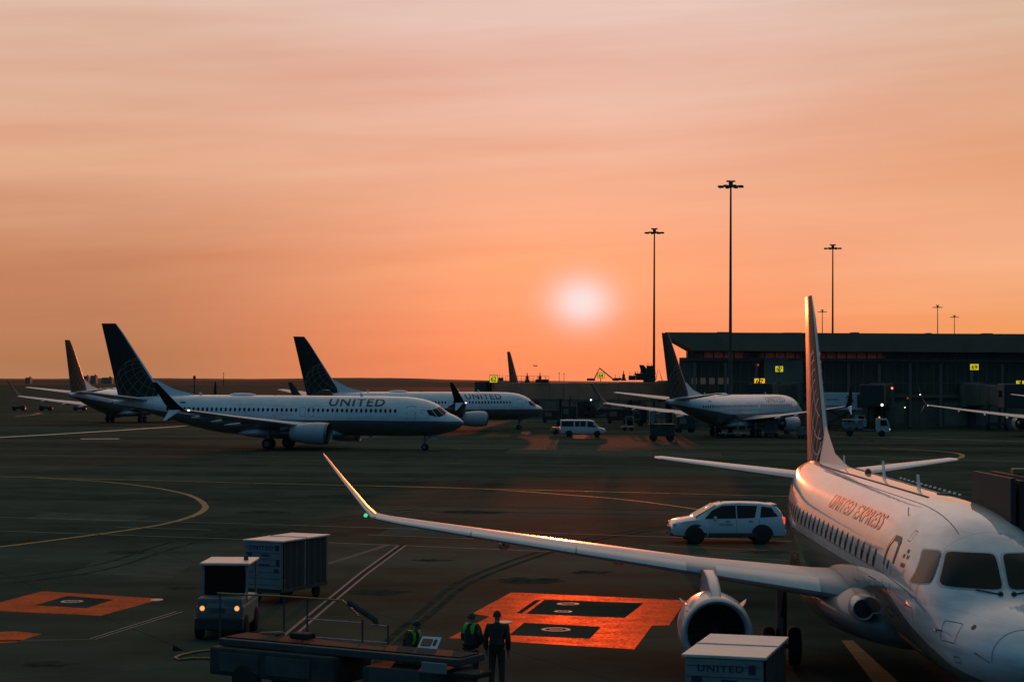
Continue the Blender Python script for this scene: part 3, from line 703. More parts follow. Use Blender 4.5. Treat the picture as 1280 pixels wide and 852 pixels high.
    for sd, hh in ((1, hs), (-1, mirror(hs))):
        tp = wing_mesh(hh).build('tailplane', M_GREYP, root, smooth=40)
        wing_mesh([(a-.01, y, z, c, t_*1.08, k) for a, y, z, c, t_, k in hh], 0, .06).build('leading_edge', M_METAL, tp, smooth=60)
    # wings
    ws = [(13.2, 1.2, 2.15, 8.2, .13, 0), (14.0, 2.0, 2.2, 7.2, .13, 0), (16.0, 5.6, 2.62, 4.7, .12, 0), (19.3, 11.5, 3.35, 3.1, .11, 0), (22.1, 16.6, 4.05, 1.75, .10, 8), (22.6, 17.05, 4.15, 1.55, .09, 25)]
    wl = [(22.6, 17.05, 4.15, 1.6, .09, 40), (23.2, 17.5, 4.75, 1.3, .08, 72), (24.3, 17.95, 6.0, .85, .07, 78), (25.0, 18.15, 6.75, .42, .06, 80)]
    sp = [(22.9, 17.3, 4.1, 1.2, .08, -50), (23.7, 17.65, 3.5, .6, .07, -60), (24.2, 17.85, 3.15, .25, .05, -60)]
    for sd in (1, -1):
        f_ = (lambda q: q) if sd == 1 else mirror
        wg = wing_mesh(f_(ws)).build('wing', M_GREYP, root, smooth=40)
        wing_mesh([(a-.02, y, z, c, t_*1.06, k) for a, y, z, c, t_, k in f_(ws)], 0, .06).build('leading_edge', M_METAL, wg, smooth=60)
        wing_mesh(f_(wl)).build('winglet', M_NAVY, wg, smooth=40)
        wing_mesh(f_(sp)).build('lower_winglet', M_WHITE, wg, smooth=40)
        for y, x, ln in ((6.9, 19.6, 3.6), (9.7, 20.3, 3.2), (13.0, 21.5, 2.6)):
            zz = 2.2+(y-2)*.13-.35
            MB().lathe((-x+.4, -sd*y, zz+.15), (-1, 0, -.04), [(0, .02), (.2*ln, .16), (.5*ln, .20), (.8*ln, .14), (ln, .02)], 14).build('flap_fairing', M_GREYP, wg, smooth=50)
        MB().lathe((-22.25, -sd*16.9, 4.1), (1, 0, 0), [(-.1, .08), (.05, .07), (.1, .02)], 10).build('navigation_light', M_LAMPW, wg)
        py = [[(13.2, .10, 1, 2.72), (17.6, .22, 1, 2.3), (17.6, .22, 1, 2.0), (13.6, .12, 1, 2.3)], [(13.2, .10, -1, 2.72), (17.6, .22, -1, 2.3), (17.6, .22, -1, 2.0), (13.6, .12, -1, 2.3)]]
        engine(root, 12.5, sd*4.85, 1.72, 1.07, 3.9, pylon=py, m=M_COWL, mlip=M_BARE)
        wheels(root, 19.6, sd*2.86, .56, .38, .43, 2.0)
    wheels(root, 4.0, 0, .34, .2, .2, 1.6, 'nose_gear', ((-3.3, .25, 1.35), (1.0, .03, .5)))
    # roof: satcom hump, aerials
    MB().rings([[Vector((-(23.6+1.5*u), -.42*q*math.cos(2*math.pi*k/20), 5.38+.26*q*max(0, math.sin(2*math.pi*k/20)))) for k in range(20)] for u, q in ((-1, .05), (-.9, .55), (-.6, .9), (0, 1), (.6, .9), (.9, .55), (1, .05))]).build('satcom_dome', M_WHITE, root, smooth=50)
    for x in (10.5, 28.0): MB().prism([(-x, -.015, 5.4), (-x-.35, -.015, 5.4), (-x-.40, -.015, 5.72), (-x-.22, -.015, 5.72)], (0, .03, 0)).build('blade_antenna', M_WHITE, root)
    MB().prism([(-9.5, -.015, 1.4), (-9.9, -.015, 1.4), (-9.95, -.015, 1.0), (-9.75, -.015, 1.0)], (0, .03, 0)).build('blade_antenna', M_WHITE, root)
    MB().lathe((-20, 0, 5.40), (0, 0, 1), [(0, .09), (.08, .08), (.14, .03)], 12).build('beacon', M_BEAC, root)
    return root
GA = 'white airliners with dark blue fins parked on the apron'
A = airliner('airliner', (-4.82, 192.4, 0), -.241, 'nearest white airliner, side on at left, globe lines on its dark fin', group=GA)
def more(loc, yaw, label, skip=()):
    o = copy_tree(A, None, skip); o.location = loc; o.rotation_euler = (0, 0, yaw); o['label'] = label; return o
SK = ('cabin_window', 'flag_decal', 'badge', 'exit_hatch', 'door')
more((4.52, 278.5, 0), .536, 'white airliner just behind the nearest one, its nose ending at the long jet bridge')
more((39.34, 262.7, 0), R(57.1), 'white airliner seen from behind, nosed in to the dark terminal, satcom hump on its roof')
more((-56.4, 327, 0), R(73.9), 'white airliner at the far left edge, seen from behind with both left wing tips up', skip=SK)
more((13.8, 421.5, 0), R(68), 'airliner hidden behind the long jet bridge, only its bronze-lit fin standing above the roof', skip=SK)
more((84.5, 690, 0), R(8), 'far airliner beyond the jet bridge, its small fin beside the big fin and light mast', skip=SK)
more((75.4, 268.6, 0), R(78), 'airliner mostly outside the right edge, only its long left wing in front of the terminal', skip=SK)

# ---- near regional jet
TE = [(0, 2.2), (.1, 2.42), (.4, 2.68), (1.0, 2.92), (1.75, 3.14), (2.5, 3.82), (3.2, 4.22), (4.2, 4.48), (5.5, 4.60), (7, 4.65), (23, 4.65), (27, 4.6), (30.5, 4.3), (31.6, 4.1)]
BE = [(0, 2.2), (.1, 2.0), (.4, 1.78), (1.0, 1.58), (2, 1.4), (3.5, 1.3), (5, 1.28), (20, 1.28), (23, 1.55), (27, 2.5), (31.6, 3.7)]
WE_ = [(0, 0.01), (.1, .25), (.4, .52), (1.0, .84), (2, 1.18), (3.2, 1.40), (4.5, 1.49), (6, 1.505), (20, 1.505), (24, 1.3), (28, .75), (31.6, .15)]
E = empty('regional_jet', (9.011, 33.253, 0), -1.594, 'large white regional jet at the right, nose towards the viewer, upturned wing tip', 'airplane')
be = Body(TE, BE, WE_)
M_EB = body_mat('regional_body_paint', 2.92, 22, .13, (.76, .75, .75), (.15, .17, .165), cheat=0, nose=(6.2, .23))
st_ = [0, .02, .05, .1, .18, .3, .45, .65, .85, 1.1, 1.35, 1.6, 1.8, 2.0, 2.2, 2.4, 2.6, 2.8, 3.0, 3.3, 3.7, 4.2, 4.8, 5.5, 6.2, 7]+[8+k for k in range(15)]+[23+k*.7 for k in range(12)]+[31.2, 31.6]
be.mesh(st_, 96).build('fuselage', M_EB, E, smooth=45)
# cockpit windows: white-metal frame, dark glass
fr = mat('window_frame', (.50, .50, .50), .45, metal=.1)
for sd in (1, -1):
    for c in ([(.86, 3.87), (.07, 3.87), (.055, 3.27), (1.10, 3.29)], [(1.15, 3.83), (.93, 3.86), (1.20, 3.31), (1.415, 3.22)]):
        w_ = be.front(c, .016, sd=sd).build('cockpit_window', M_GLASS, E, smooth=30)
        be.front(c, .006, sd=sd, grow=1.10).build('window_frame', fr, w_, smooth=30)
for k in range(23):
    x = 7.6+k*.80
    w_ = be.oval(x, 3.34, .13, .19, .010, 2.8, 18).build('cabin_window', M_GLASS, E, recalc=False)
    be.oval(x, 3.34, .155, .22, .004, 2.8, 18).build('window_frame', M_COWL, w_, recalc=False)
# service door with its dark surround on top
d_ = be.rrect(5.55, 6.35, 2.3, 3.86, .03, .008, .22).build('door', M_BLACK, E, recalc=False)
gt = [(6.42, 3.30), (6.42, 3.62), (6.36, 3.78), (6.22, 3.87), (5.70, 3.87), (5.56, 3.80), (5.49, 3.62), (5.48, 3.30)]
be.ribbon([(a+(c-a)*q/3, be.th(a+(c-a)*q/3, b_+(d-b_)*q/3)) for (a, b_), (c, d) in zip(gt, gt[1:]) for q in range(3)], .13, .012).build('rain_gutter', M_BLACK, d_, recalc=False)
be.oval(5.95, 3.35, .07, .10, .012, 2.5, 12).build('door_window', M_GLASS, d_, recalc=False)
be.patch([(6.05, R(92)), (5.85, R(92)), (5.85, R(94)), (6.05, R(94))], .014, 3, 2).build('door_handle', M_BLACK, d_)
be.letters('UNITED EXPRESS', 16.0, 7.8, 3.86, 4.19, bold=.015).build('title', M_TITLEB, E, recalc=False)
b = MB()
for k in range(5):
    a = 2*math.pi*k/5+.3; q = be.oval(4.62+.16*math.cos(a), 3.58+.15*math.sin(a), .055, .05, .012, 2, 10); b.add(q.v, q.f)
b.build('badge', M_BLACK, E, recalc=False)
be.ribbon([(7.4, R(31)), (6.6, R(38))], .02, .01).build('antenna_strip', M_BLACK, E, recalc=False)
be.ribbon([(7.6+k*1.5, R(12+3*math.sin(k*.8)*0+k*.4)) for k in range(12)], .05, .01).build('roof_seam', M_DSTEEL, E, recalc=False)
be.oval(1.2, 2.68, .05, .05, .01, 2, 14).build('static_port', M_BLACK, E, recalc=False)
# probes, wipers
for sd in (1, -1):
    p0 = be.p(2.0, sd*R(81), 0); p1 = be.p(2.0, sd*R(81), .14); MB().tube([p0, p1, p1+Vector((.18, 0, -.02))], .016, 8).build('pitot_probe', M_BARE, E)
    p0 = be.p(1.84, sd*R(6), .02); p1 = be.p(2.0, sd*R(26), .04)
    MB().tube([p0, (p0+p1)/2+Vector((.02, 0, .0)), p1], .014, 6).lathe(p0, (0, 0, 1), [(-.02, .05), (.03, .045), (.05, .02)], 10).build('wiper', M_BLACK, E, smooth=40)
b = be.ribbon([(.5, R(t_)) for t_ in range(-100, 101, 5)], .015, .006); b.build('radome_seam', M_DSTEEL, E, recalc=False)
be.ribbon([(.9, R(88)), (.55, R(100))], .02, .008).build('radome_strip', M_BLACK, E, recalc=False)
be.rrect(1.35, 1.55, 2.02, 2.12, .015, .01, .04).build('vent_panel', M_BLACK, E, recalc=False)
for x0, x1, z0, z1 in ((1.5, 2.0, 2.35, 2.7), (3.5, 4.1, 2.2, 2.75), (4.4, 5.1, 2.0, 2.5), (7.2, 8.1, 2.1, 2.9), (9.6, 10.4, 2.6, 2.95), (3.3, 3.7, 2.95, 3.25), (4.9, 5.15, 3.9, 4.1)):
    be.rrect(x0, x1, z0, z1, .012, .006, .05).build('access_panel', M_DSTEEL, E, recalc=False)
be.ribbon([(3.4+k*.3, R(23)) for k in range(62)], .012, .006).build('skin_seam', M_DSTEEL, E, recalc=False)
be.ribbon([(2.7+k*.3, R(84)) for k in range(60)], .012, .006).build('skin_seam', M_DSTEEL, E, recalc=False)
# roof aerials
for x, h, l_ in ((10.2, .30, .35), (14.8, .42, .40), (21.5, .30, .3)):
    MB().prism([(-x, -.012, 4.63), (-x-l_, -.012, 4.63), (-x-l_-.08, -.012, 4.65+h), (-x-l_*.6, -.012, 4.65+h)], (0, .024, 0)).build('blade_antenna', M_WHITE, E)
for k in range(14):
    x = 8.6+k*.55; y = -.62-.03*(k % 3); z = be.p(x, math.asin(-y/1.505)*-1, 0).z
    MB().lathe((-x, .55, 4.60), (0, 0, 1), [(0, .035), (.03, .03), (.04, .01)], 8).build('roof_rivet_cover', M_WHITE, E)
MB().lathe((-8.2, 0.15, 4.62), (0, 0, 1), [(0, .20), (.05, .17), (.07, .02)], 20).build('roof_hatch', M_DSTEEL, E, smooth=40)
MB().lathe((-17.5, 0, 4.63), (0, 0, 1), [(0, .09), (.1, .08), (.15, .03)], 12).build('beacon', M_BEAC, E)
# fin and tailplane
fE = fin(E, 4.25, 9.85, 24.6, 28.65, 5.1, 1.75, .085, (26.9, 6.3), 1.9, w=.05, lm=M_PALE, strip=.02)
MB().rings([[Vector((-20.8, 0, 4.66)), Vector((-20.9, .03, 4.64)), Vector((-20.9, -.03, 4.64))], [Vector((-23.5, 0, 4.95)), Vector((-23.5, .14, 4.5)), Vector((-23.5, -.14, 4.5))], [Vector((-25.5, 0, 5.75)), Vector((-25.5, .22, 4.4)), Vector((-25.5, -.22, 4.4))]]).build('dorsal_fin', M_WHITE, E, smooth=60)
hs = [(26.9, .35, 4.0, 3.1, .10, 0), (29.7, 4.75, 4.5, 1.35, .09, 0), (30.0, 4.97, 4.52, .9, .06, 0)]
for hh in (hs, mirror(hs)):
    tp = wing_mesh(hh).build('tailplane', M_WHITE, E, smooth=40)
    wing_mesh([(a-.01, y, z, c, t_*1.08, k) for a, y, z, c, t_, k in hh], 0, .06).build('leading_edge', M_METAL, tp, smooth=60)
# wings
ws = [(11.0, .9, 2.05, 5.6, .14, 0), (11.9, 1.9, 2.12, 4.7, .13, 0), (13.3, 4.7, 2.42, 3.3, .12, 0), (15.3, 8.9, 2.88, 2.45, .11, 0), (17.2, 12.7, 3.32, 1.55, .10, 6), (17.45, 13.1, 3.40, 1.45, .095, 25)]
wl = [(17.45, 13.1, 3.40, 1.45, .095, 40), (17.75, 13.35, 3.62, 1.2, .085, 55), (18.6, 14.08, 4.38, .72, .075, 52), (19.25, 14.60, 4.95, .38, .06, 52), (19.42, 14.66, 5.02, .16, .05, 52)]
for sd in (1, -1):
    f_ = (lambda q: q) if sd == 1 else mirror
    wg = wing_mesh(f_(ws)).build('wing', M_GREYP, E, smooth=40)
    # slats: bright leading edge in three lengths with a gap at the pylon
    def cutsec(y0, y1):
        S = f_(ws); out_ = []
        for i in range(5):
            y = y0+(y1-y0)*i/4
            for a, b_ in zip(ws, ws[1:]):
                if a[1] <= y <= b_[1]:
                    u = (y-a[1])/(b_[1]-a[1]); q = [a[k]+(b_[k]-a[k])*u for k in range(6)]
                    q[0] -= .03; q[3] += .02; q[4] *= 1.07; out_.append(tuple(q)); break
        return f_(out_) if sd == -1 else out_
    for y0, y1 in ((2.0, 4.35), (5.05, 7.7), (7.74, 10.4), (10.44, 13.0)):
        wing_mesh(cutsec(y0, y1), 0, .16).build('slat', M_METAL if y0 > 3 else M_METAL, wg, smooth=50)
    ww = wing_mesh(f_(wl)).build('winglet', M_NAVY, wg, smooth=40)
    wing_mesh([(a-.015, y, z, c, t_*1.1, k) for a, y, z, c, t_, k in f_(wl)], 0, .12).build('winglet_edge', M_METAL, ww, smooth=60)
    MB().lathe((-17.45, -sd*13.28, 3.46), (1, 0, 0), [(-.10, .05), (.02, .05), (.08, .02)], 12).build('navigation_light', M_LAMPG if sd == 1 else M_LAMPR, wg)
    for y, x, ln in ((6.6, 15.4, 2.6), (9.6, 16.3, 2.2)):
        MB().lathe((-x, -sd*y, 1.98+(y-1.9)*.105), (-1, 0, -.05), [(0, .02), (.2*ln, .13), (.5*ln, .17), (.8*ln, .12), (ln, .02)], 14).build('flap_fairing', M_GREYP, wg, smooth=50)
    for q, y in enumerate((6.0, 8.0, 10.0, 12.0)):
        zz = 2.55+(y-4.7)*.11
    en = engine(E, 9.6, sd*4.62, 1.42, .80, 2.9, m=M_COWL, mlip=M_COWL,
        pylon=[[(9.9+(0 if q_ else 0), w_*.86, sy_, 2.20), (10.3, w_, sy_, 2.36), (11.0, w_, sy_, 2.52), (12.2, w_, sy_, 2.60), (13.6, w_, sy_, 2.45), (14.0, w_, sy_, 2.0), (10.6, w_, sy_, 1.95)] for q_, w_, sy_ in ((0, .09, 1), (1, .14, .9), (1, .14, -.9), (0, .09, -1))])
    # strakes on the cowling
    for q in (1, -1):
        a = R(50)*q; y_ = sd*4.62; d = Vector((0, -math.sin(a), math.cos(a)))
        o_ = Vector((-10.4, -y_, 1.42)); MB().prism([o_+d*.8, o_+d*.8+Vector((-.6, 0, 0)), o_+d*1.0+Vector((-.55, 0, 0)), o_+d*.92+Vector((-.2, 0, 0))], d.cross(Vector((1, 0, 0)))*.02).build('strake', M_WHITE, en)
    wheels(E, 14.7, sd*2.6, .48, .3, .32, 2.0)
wheels(E, 3.4, 0, .30, .18, .18, 1.5, 'nose_gear', ((-2.9, .22, 1.15), (.8, .03, .4)))
secs = []
for s_, w, zt, zb in [(9.0, .5, 1.8, 1.25), (9.9, 1.42, 2.2, 1.06), (11.2, 1.80, 2.5, .95), (13, 2.05, 2.60, .88), (16, 2.0, 2.45, .88), (18, 1.6, 2.2, 1.0), (19.8, .4, 1.7, 1.3)]:
    secs.append([Vector((-s_, -w*math.cos(2*math.pi*k/32), (zt+zb)/2+(zt-zb)/2*math.sin(2*math.pi*k/32))) for k in range(32)])
MB().rings(secs).build('belly_fairing', mat('fairing_grey', (.15, .16, .17), .45, coat=.5, var=.1, vs=2), E, smooth=50)
# landing light and air scoop in the wing root
MB().lathe((-9.6, -1.38, 2.0), (1, -.1, .05), [(-.9, .30), (0, .26), (.06, .23), (.02, .19), (-.3, .17)], 20).build('air_scoop', M_COWL, E, smooth=50)
MB().lathe((-9.57, -1.38, 2.0), (1, -.1, .05), [(0, .20), (.01, .01)], 20).build('scoop_opening', M_BLACK, E)

# ------------------------------------------------------------------ light masts
def mast(loc, label, H=33.0):
    root = empty('light_mast', loc, 0, label, 'light mast', 'tall floodlight masts beyond the stands')
    MB().tube([(0, 0, 0), (0, 0, H-.3)], .26, 12, .11).build('pole', M_DSTEEL, root, smooth=40)
    MB().lathe((0, 0, 0), (0, 0, 1), [(0, .6), (.5, .55), (.55, .3)], 12).build('base', M_DSTEEL, root)
    MB().lathe((0, 0, H-.9), (0, 0, 1), [(0, .2), (.1, .28), (.7, .28), (.9, .2)], 12).build('crown', M_DSTEEL, root)
    rg = MB(); n = 20; rg.tube([(1.05*math.cos(2*math.pi*k/n), 1.05*math.sin(2*math.pi*k/n), H-.7) for k in range(n+1)], .05, 6)
    for k in range(4): a = math.pi*k/4; rg.tube([(-1.05*math.cos(a), -1.05*math.sin(a), H-.7), (1.05*math.cos(a), 1.05*math.sin(a), H-.7)], .04, 6)
    rg.build('ring', M_DSTEEL, root)
    for k in range(8):
        a = 2*math.pi*k/8+.2; MB().bbox((1.40*math.cos(a), 1.40*math.sin(a), H-.75), (.62, .40, .22), .04, a).build('floodlight', M_DSTEEL, root)
    for k in range(2): MB().bbox(((-.32, .32)[k], 0, H-.05), (.5, .3, .2), .04).build('floodlight', M_DSTEEL, root)
    return root
m0 = None
for u, v, lab in ((913.5, 226.5, 'tallest light mast, standing in front of the terminal roof'), (818, 286.5, 'light mast just left of the terminal roof corner'), (1041, 305.5, 'light mast rising right behind the near regional jet fin'),
                  (1172, 380.5, 'small distant light mast above the roof, left one of the right-hand pair'), (1193, 393, 'small distant light mast above the roof, rightmost of all'), (1028, 387, 'faint short distant mast beside the regional jet fin')):
    d = 25.9*F/(477.5-v-.3); p = atd(u, v, d)
    if m0 is None: m0 = mast((p.x, p.y, 0), lab)
    else:
        o = copy_tree(m0); o.location = (p.x, p.y, 0); o['label'] = lab

# ------------------------------------------------------------------ terminal
M_ROOF = mat('terminal_roof', (.17, .125, .085), .75, var=.15, vs=.3)
M_WALL = mat('terminal_wall', (.15, .105, .070), .75, var=.3, vs=.35)
M_WALL2 = mat('terminal_panel', (.20, .155, .115), .7, var=.2, vs=.3)
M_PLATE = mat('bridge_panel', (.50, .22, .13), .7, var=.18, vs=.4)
TX = 300.0
xl = atd(830, 416, TX-3).x+.15; xw = atd(849, 446, TX).x
term = empty('terminal_building', (xw, TX, 0), 0, 'long dark airport terminal with a flat overhanging roof, behind the parked jets', 'building')
o0 = Vector((xw, TX, 0))
LEN = 130
zt = atd(900, 416, TX).z; zc_ = atd(900, 441, TX).z
def tl(x, y, z): return Vector((x, y, z))
# roof slab with a wedge-shaped overhang at its left end
rb = MB(); x0 = xl-xw
rb.prism([(x0, -3, zt), (x0, -3, zt-.35), (atd(865, 437, TX).x-xw, -3, zc_+.3), (LEN, -3, zc_+.15), (LEN, -3, zt)], (3.2, 38, 0))
rb.build('roof', M_ROOF, term)
zw = atd(900, 447, TX).z
MB().prism([(0, 0, 0), (LEN, 0, 0), (LEN, 0, zw), (0, 0, zw)], (3.0, 32, 0)).build('wall', M_WALL, term)
# clerestory: posts between wall head and roof, glass, dark cores that hide the sky in places
zcl = zw; b = MB()
for k in range(0, int(LEN/1.6)): b.box((k*1.6+2.2, .4, (zcl+zc_+.3)/2), (.18, .3, zc_+.3-zcl))
b.build('clerestory_mullions', M_ROOF, term)
core = MB()
def px2x(u): return atd(u, 440, TX).x-xw
for u0, u1 in ((866, 886), (940, 961), (1012, 1032), (1120, 1400)): core.box(((px2x(u0)+px2x(u1))/2, 10, (zcl+zc_+.4)/2), (px2x(u1)-px2x(u0), 3, zc_+.4-zcl))
core.build('plant_room', M_WALL2, term)
gm = mat('clerestory_glass', (.20, .17, .15), .25, spec=.1)
gm.node_tree.nodes['Principled BSDF'].inputs['Transmission Weight'].default_value = .75
MB().box((LEN/2+1, .25, (zcl+zc_)/2+.1), (LEN-2, .03, zc_-zcl+.3)).build('clerestory_glass', gm, term)
# facade: floor band, piers, window bays, panels
b = MB(); b.box((LEN/2, -.25, zw-.25), (LEN, .5, .5)); b.box((LEN/2, -.2, 4.9), (LEN, .45, .45)); b.build('string_course', M_ROOF, term)
M_BAY = mat('bay_glass', (.11, .08, .05), .5, spec=.15, var=.2, vs=.5)
for k in range(27):
    x = 2.4+k*4.8
    MB().box((x, -.22, zw/2-.3), (.45, .42, zw-.9)).build('pier', M_WALL2, term)
    w_ = MB().box((x+2.4, -.02, 7.7), (3.9, .08, 4.6)).build('window', M_BAY, term)
    f_ = MB()
    for q in (-1.3, 0, 1.3): f_.box((x+2.4+q, -.1, 7.7), (.09, .1, 4.6))
    f_.box((x+2.4, -.1, 7.0), (3.9, .1, .09)); f_.build('window_frame', M_WALL2, w_)
    if k % 3 != 1: MB().box((x+2.4, -.03, 2.2), (3.6, .1, 3.6)).build('service_door', M_WALL2, term)
for u0, u1, v0, v1, m_ in ((954, 984, 448, 512, M_WALL2), (984, 1002, 450, 520, M_WALL2)):
    p, q = atd(u0, v0, TX), atd(u1, v1, TX)
    MB().box(((p.x+q.x)/2-xw, -.8, (p.z+q.z)/2), (q.x-p.x, .5, p.z-q.z)).build('grey_panel', m_, term)
for k in range(5):   # dim lit panes low on the wall
    p = atd(868+k*11, 476, TX-.3); MB().box((p.x-xw, -.14, p.z), (.85, .05, 1.0)).build('lit_pane', mat('dim_pane', (.15, .1, .07), .4, emit=(.03, .022, .016), es=.8), term)

for k, (u, w, h) in enumerate(((905, 2.2, .35), (990, 3.0, .3), (1068, 1.2, .4), (1160, .8, .35), (1233, 1.6, .35))):
    MB().bbox((atd(u, 416, TX+8).x-xw, 8, zt+h/2), (w, 2, h), .04).build('roof_plant', M_ROOF, term)
# gate signs
def sign(u, v, d, txt, w, h, m, label, split=False):
    p = atd(u, v, d); root = empty('gate_sign', p, 0, label, 'sign', 'yellow gate number signs')
    MB().bbox((0, .15, 0), (w*1.12, .25, h*1.2), .03).build('sign_box', M_BLACK, root)
    if split:
        for s_ in (-1, 1): MB().box((s_*w*.28, -.0, 0), (w*.42, .06, h)).build('lit_panel', m, root)
    else: MB().box((0, 0, 0), (w, .06, h)).build('lit_panel', m, root)
    tv, tf = text_mesh(txt, h*1.0, .02, 1, 1.25 if split else 1.0); xm = max(a for a, _ in tv); ym = max(b_ for _, b_ in tv); k = (w*.72)/xm
    MB().add([((a-xm/2)*k, -.05, (b_-ym/2)) for a, b_ in tv], tf).build('numerals', M_BLACK, root, recalc=False)
    MB().tube([(0, .25, -h*.5), (0, .25, -h*1.4)], .06, 6).build('bracket', M_DSTEEL, root)
    return root
sign(1218, 458.5, 290, '69', 1.25, .9, M_SIGNY, 'single yellow gate sign high on the terminal wall at right')
sign(949.5, 476.5, 282, '67', 1.55, .85, M_SIGNA, 'amber twin gate sign just above the airliner roof', True)
sign(974, 461, 286, '67', 1.15, .85, M_SIGNY, 'dim yellow twin gate sign on the grey terminal panel', True)
sign(1277, 479, 284, '71', 1.6, .8, M_SIGNY, 'yellow gate sign cut by the right edge of the picture', True)
sign(617, 473.5, 285, '62', 1.1, 1.0, M_SIGNY, 'yellow gate sign above the nose of the second airliner')
sign(751, 469, 288, '64', .95, .65, M_SIGNY, 'yellow gate sign inside the triangular strut on the long bridge')

# jet bridges
def jet_bridge(name, x0, x1, y, zb, zt_, m, label, depth=3.0, legs=(), slope=0, cab=None, ribs=8):
    L_ = math.hypot(x1[0]-x0[0], x1[1]-x0[1]); a = math.atan2(x1[1]-x0[1], x1[0]-x0[0])
    root = empty(name, (x0[0], x0[1], 0), a, label, 'jet bridge', 'jet bridges at the terminal')
    n = 3; seg = L_/n
    for i in range(n):
        s_ = 1-.06*i; c = (seg*(i+.5), 0, (zb+zt_)/2+slope*(i+.5)/n)
        t_ = MB().bbox(c, (seg-.05, depth*s_, (zt_-zb)*s_), .06).build('tunnel', m, root)
        r2 = MB()
        for k in range(ribs): r2.box((seg*i+seg*(k+.5)/ribs, 0, c[2]), (.10, depth*s_+.1, (zt_-zb)*s_+.08))
        r2.build('ribs', m, t_)
    MB().lathe((-.6, 0, 0), (0, 0, 1), [(zb-.3, 1.9), (zb-.3, 2.0), (zt_+.2, 2.0), (zt_+.35, 1.6)], 20).build('rotunda', M_WALL2, root, smooth=30)
    MB().tube([(-.6, 0, 0), (-.6, 0, zb-.3)], .55, 14).build('column', M_DSTEEL, root, smooth=40)
    for lx in legs:
        lg = MB().tube([(lx, -depth*.42, .9), (lx, -depth*.42, zb+.6)], .18, 10).tube([(lx, depth*.42, .9), (lx, depth*.42, zb+.6)], .18, 10).box((lx, 0, .95), (.5, depth, .4)).build('support', M_DSTEEL, root)
        for s_ in (-1, 1): MB().lathe((lx, s_*depth*.45-.2, .55), (0, 1, 0), [(0, .3), (.02, .52), (.36, .52), (.4, .3)], 20).build('tyre', M_RUB, lg, smooth=40)
    if cab:
        cb = MB().bbox((L_+1.4, 0, (zb+zt_)/2+slope), (3.0, depth+.6, zt_-zb+.3), .1).build('cab', m, root)
        MB().box((L_+1.4, -(depth+.6)/2-.02, (zb+zt_)/2+.3+slope), (1.6, .06, .9)).build('cab_window', M_GLASS, cb)
        hb = MB()
        for k in range(5): hb.box((L_+3.0+k*.22, 0, (zb+zt_)/2+slope), (.12, depth+.2-.1*(k % 2), zt_-zb-.1*(k % 2)))
        hb.build('bellows', M_TARP, cb)
    return root
p0 = atd(832, 480, 306); p1 = atd(628, 480, 289)
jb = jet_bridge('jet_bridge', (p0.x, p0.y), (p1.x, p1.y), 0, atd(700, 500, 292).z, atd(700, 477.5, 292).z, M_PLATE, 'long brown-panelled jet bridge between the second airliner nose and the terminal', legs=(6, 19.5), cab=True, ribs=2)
p0 = atd(985, 480, 299); p1 = atd(957, 490, 284)
jet_bridge('jet_bridge', (p0.x, p0.y-1), (p1.x, p1.y), 0, 3.9, 6.7, M_WALL, 'dark jet bridge reaching out above the parked airliner nose by the amber sign', legs=(9,), cab=True)
p0 = atd(1215, 480, 299); p1 = atd(1262, 480, 280)
jet_bridge('jet_bridge', (p0.x, p0.y-1), (p1.x, p1.y), 0, 3.6, 6.8, M_WALL2, 'dark grey jet bridge at the right end of the terminal', legs=(12,), cab=True)
p0 = atd(1100, 480, 299); p1 = atd(1092, 480, 283)
jet_bridge('jet_bridge', (p0.x, p0.y-1), (p1.x, p1.y), 0, 3.6, 6.6, M_WALL, 'dark jet bridge in the middle of the terminal under the red lamp', legs=(9,), cab=True)
# bridge at the near jet's far door
nb = empty('jet_bridge', (16.0, 38.9, 0), 0, 'dark folding jet bridge hood pressed against the near regional jet at the right edge', 'jet bridge', 'jet bridges at the terminal')
hb = MB()
for k in range(9):
    g_ = .10 if k % 2 else 0; x = -6.25+k*.19
    hb.box((x, 0, 3.9), (.10, 3.1-g_, 2.6-g_))
hb.build('bellows', mat('bellows_canvas', (.028, .026, .024), .8, var=.3, vs=4), nb)
MB().bbox((-3.2, 0, 3.95), (3.4, 3.4, 2.9), .08).build('cab', M_DSTEEL, nb)
MB().bbox((3.5, 0, 4.1), (10, 2.8, 2.7), .06).build('tunnel', M_DSTEEL, nb)
MB().tube([(-2, 1.2, 0), (-2, 1.2, 2.6)], .2, 10).tube([(-2, -1.2, 0), (-2, -1.2, 2.6)], .2, 10).build('support', M_DSTEEL, nb)
b = MB()
for k in range(5): b.bbox((-5.8+k*.5, -.9+random.random()*1.2, 5.28), (.3, .2, .12), .03)
b.build('roof_fittings', M_RAILY, nb)

a_, c_ = atd(655, 500, 372), atd(842, 500, 372)
sh_ = empty('service_building', ((a_.x+c_.x)/2, 372, 0), 0, 'long low dark service building seen beneath the brown jet bridge', 'building')
wd_ = c_.x-a_.x; MB().box((0, 0, 2.4), (wd_, 8, 4.8)).build('walls', M_WALL, sh_); MB().bbox((0, 0, 4.95), (wd_+.6, 8.6, .3), .05).build('roof', M_ROOF, sh_)
for k in range(9): MB().box((-wd_/2+1.8+k*3.2, -4.03, 1.7), (2.3, .08, 2.9)).build('shutter', M_WALL2 if k % 3 else M_DARK, sh_)
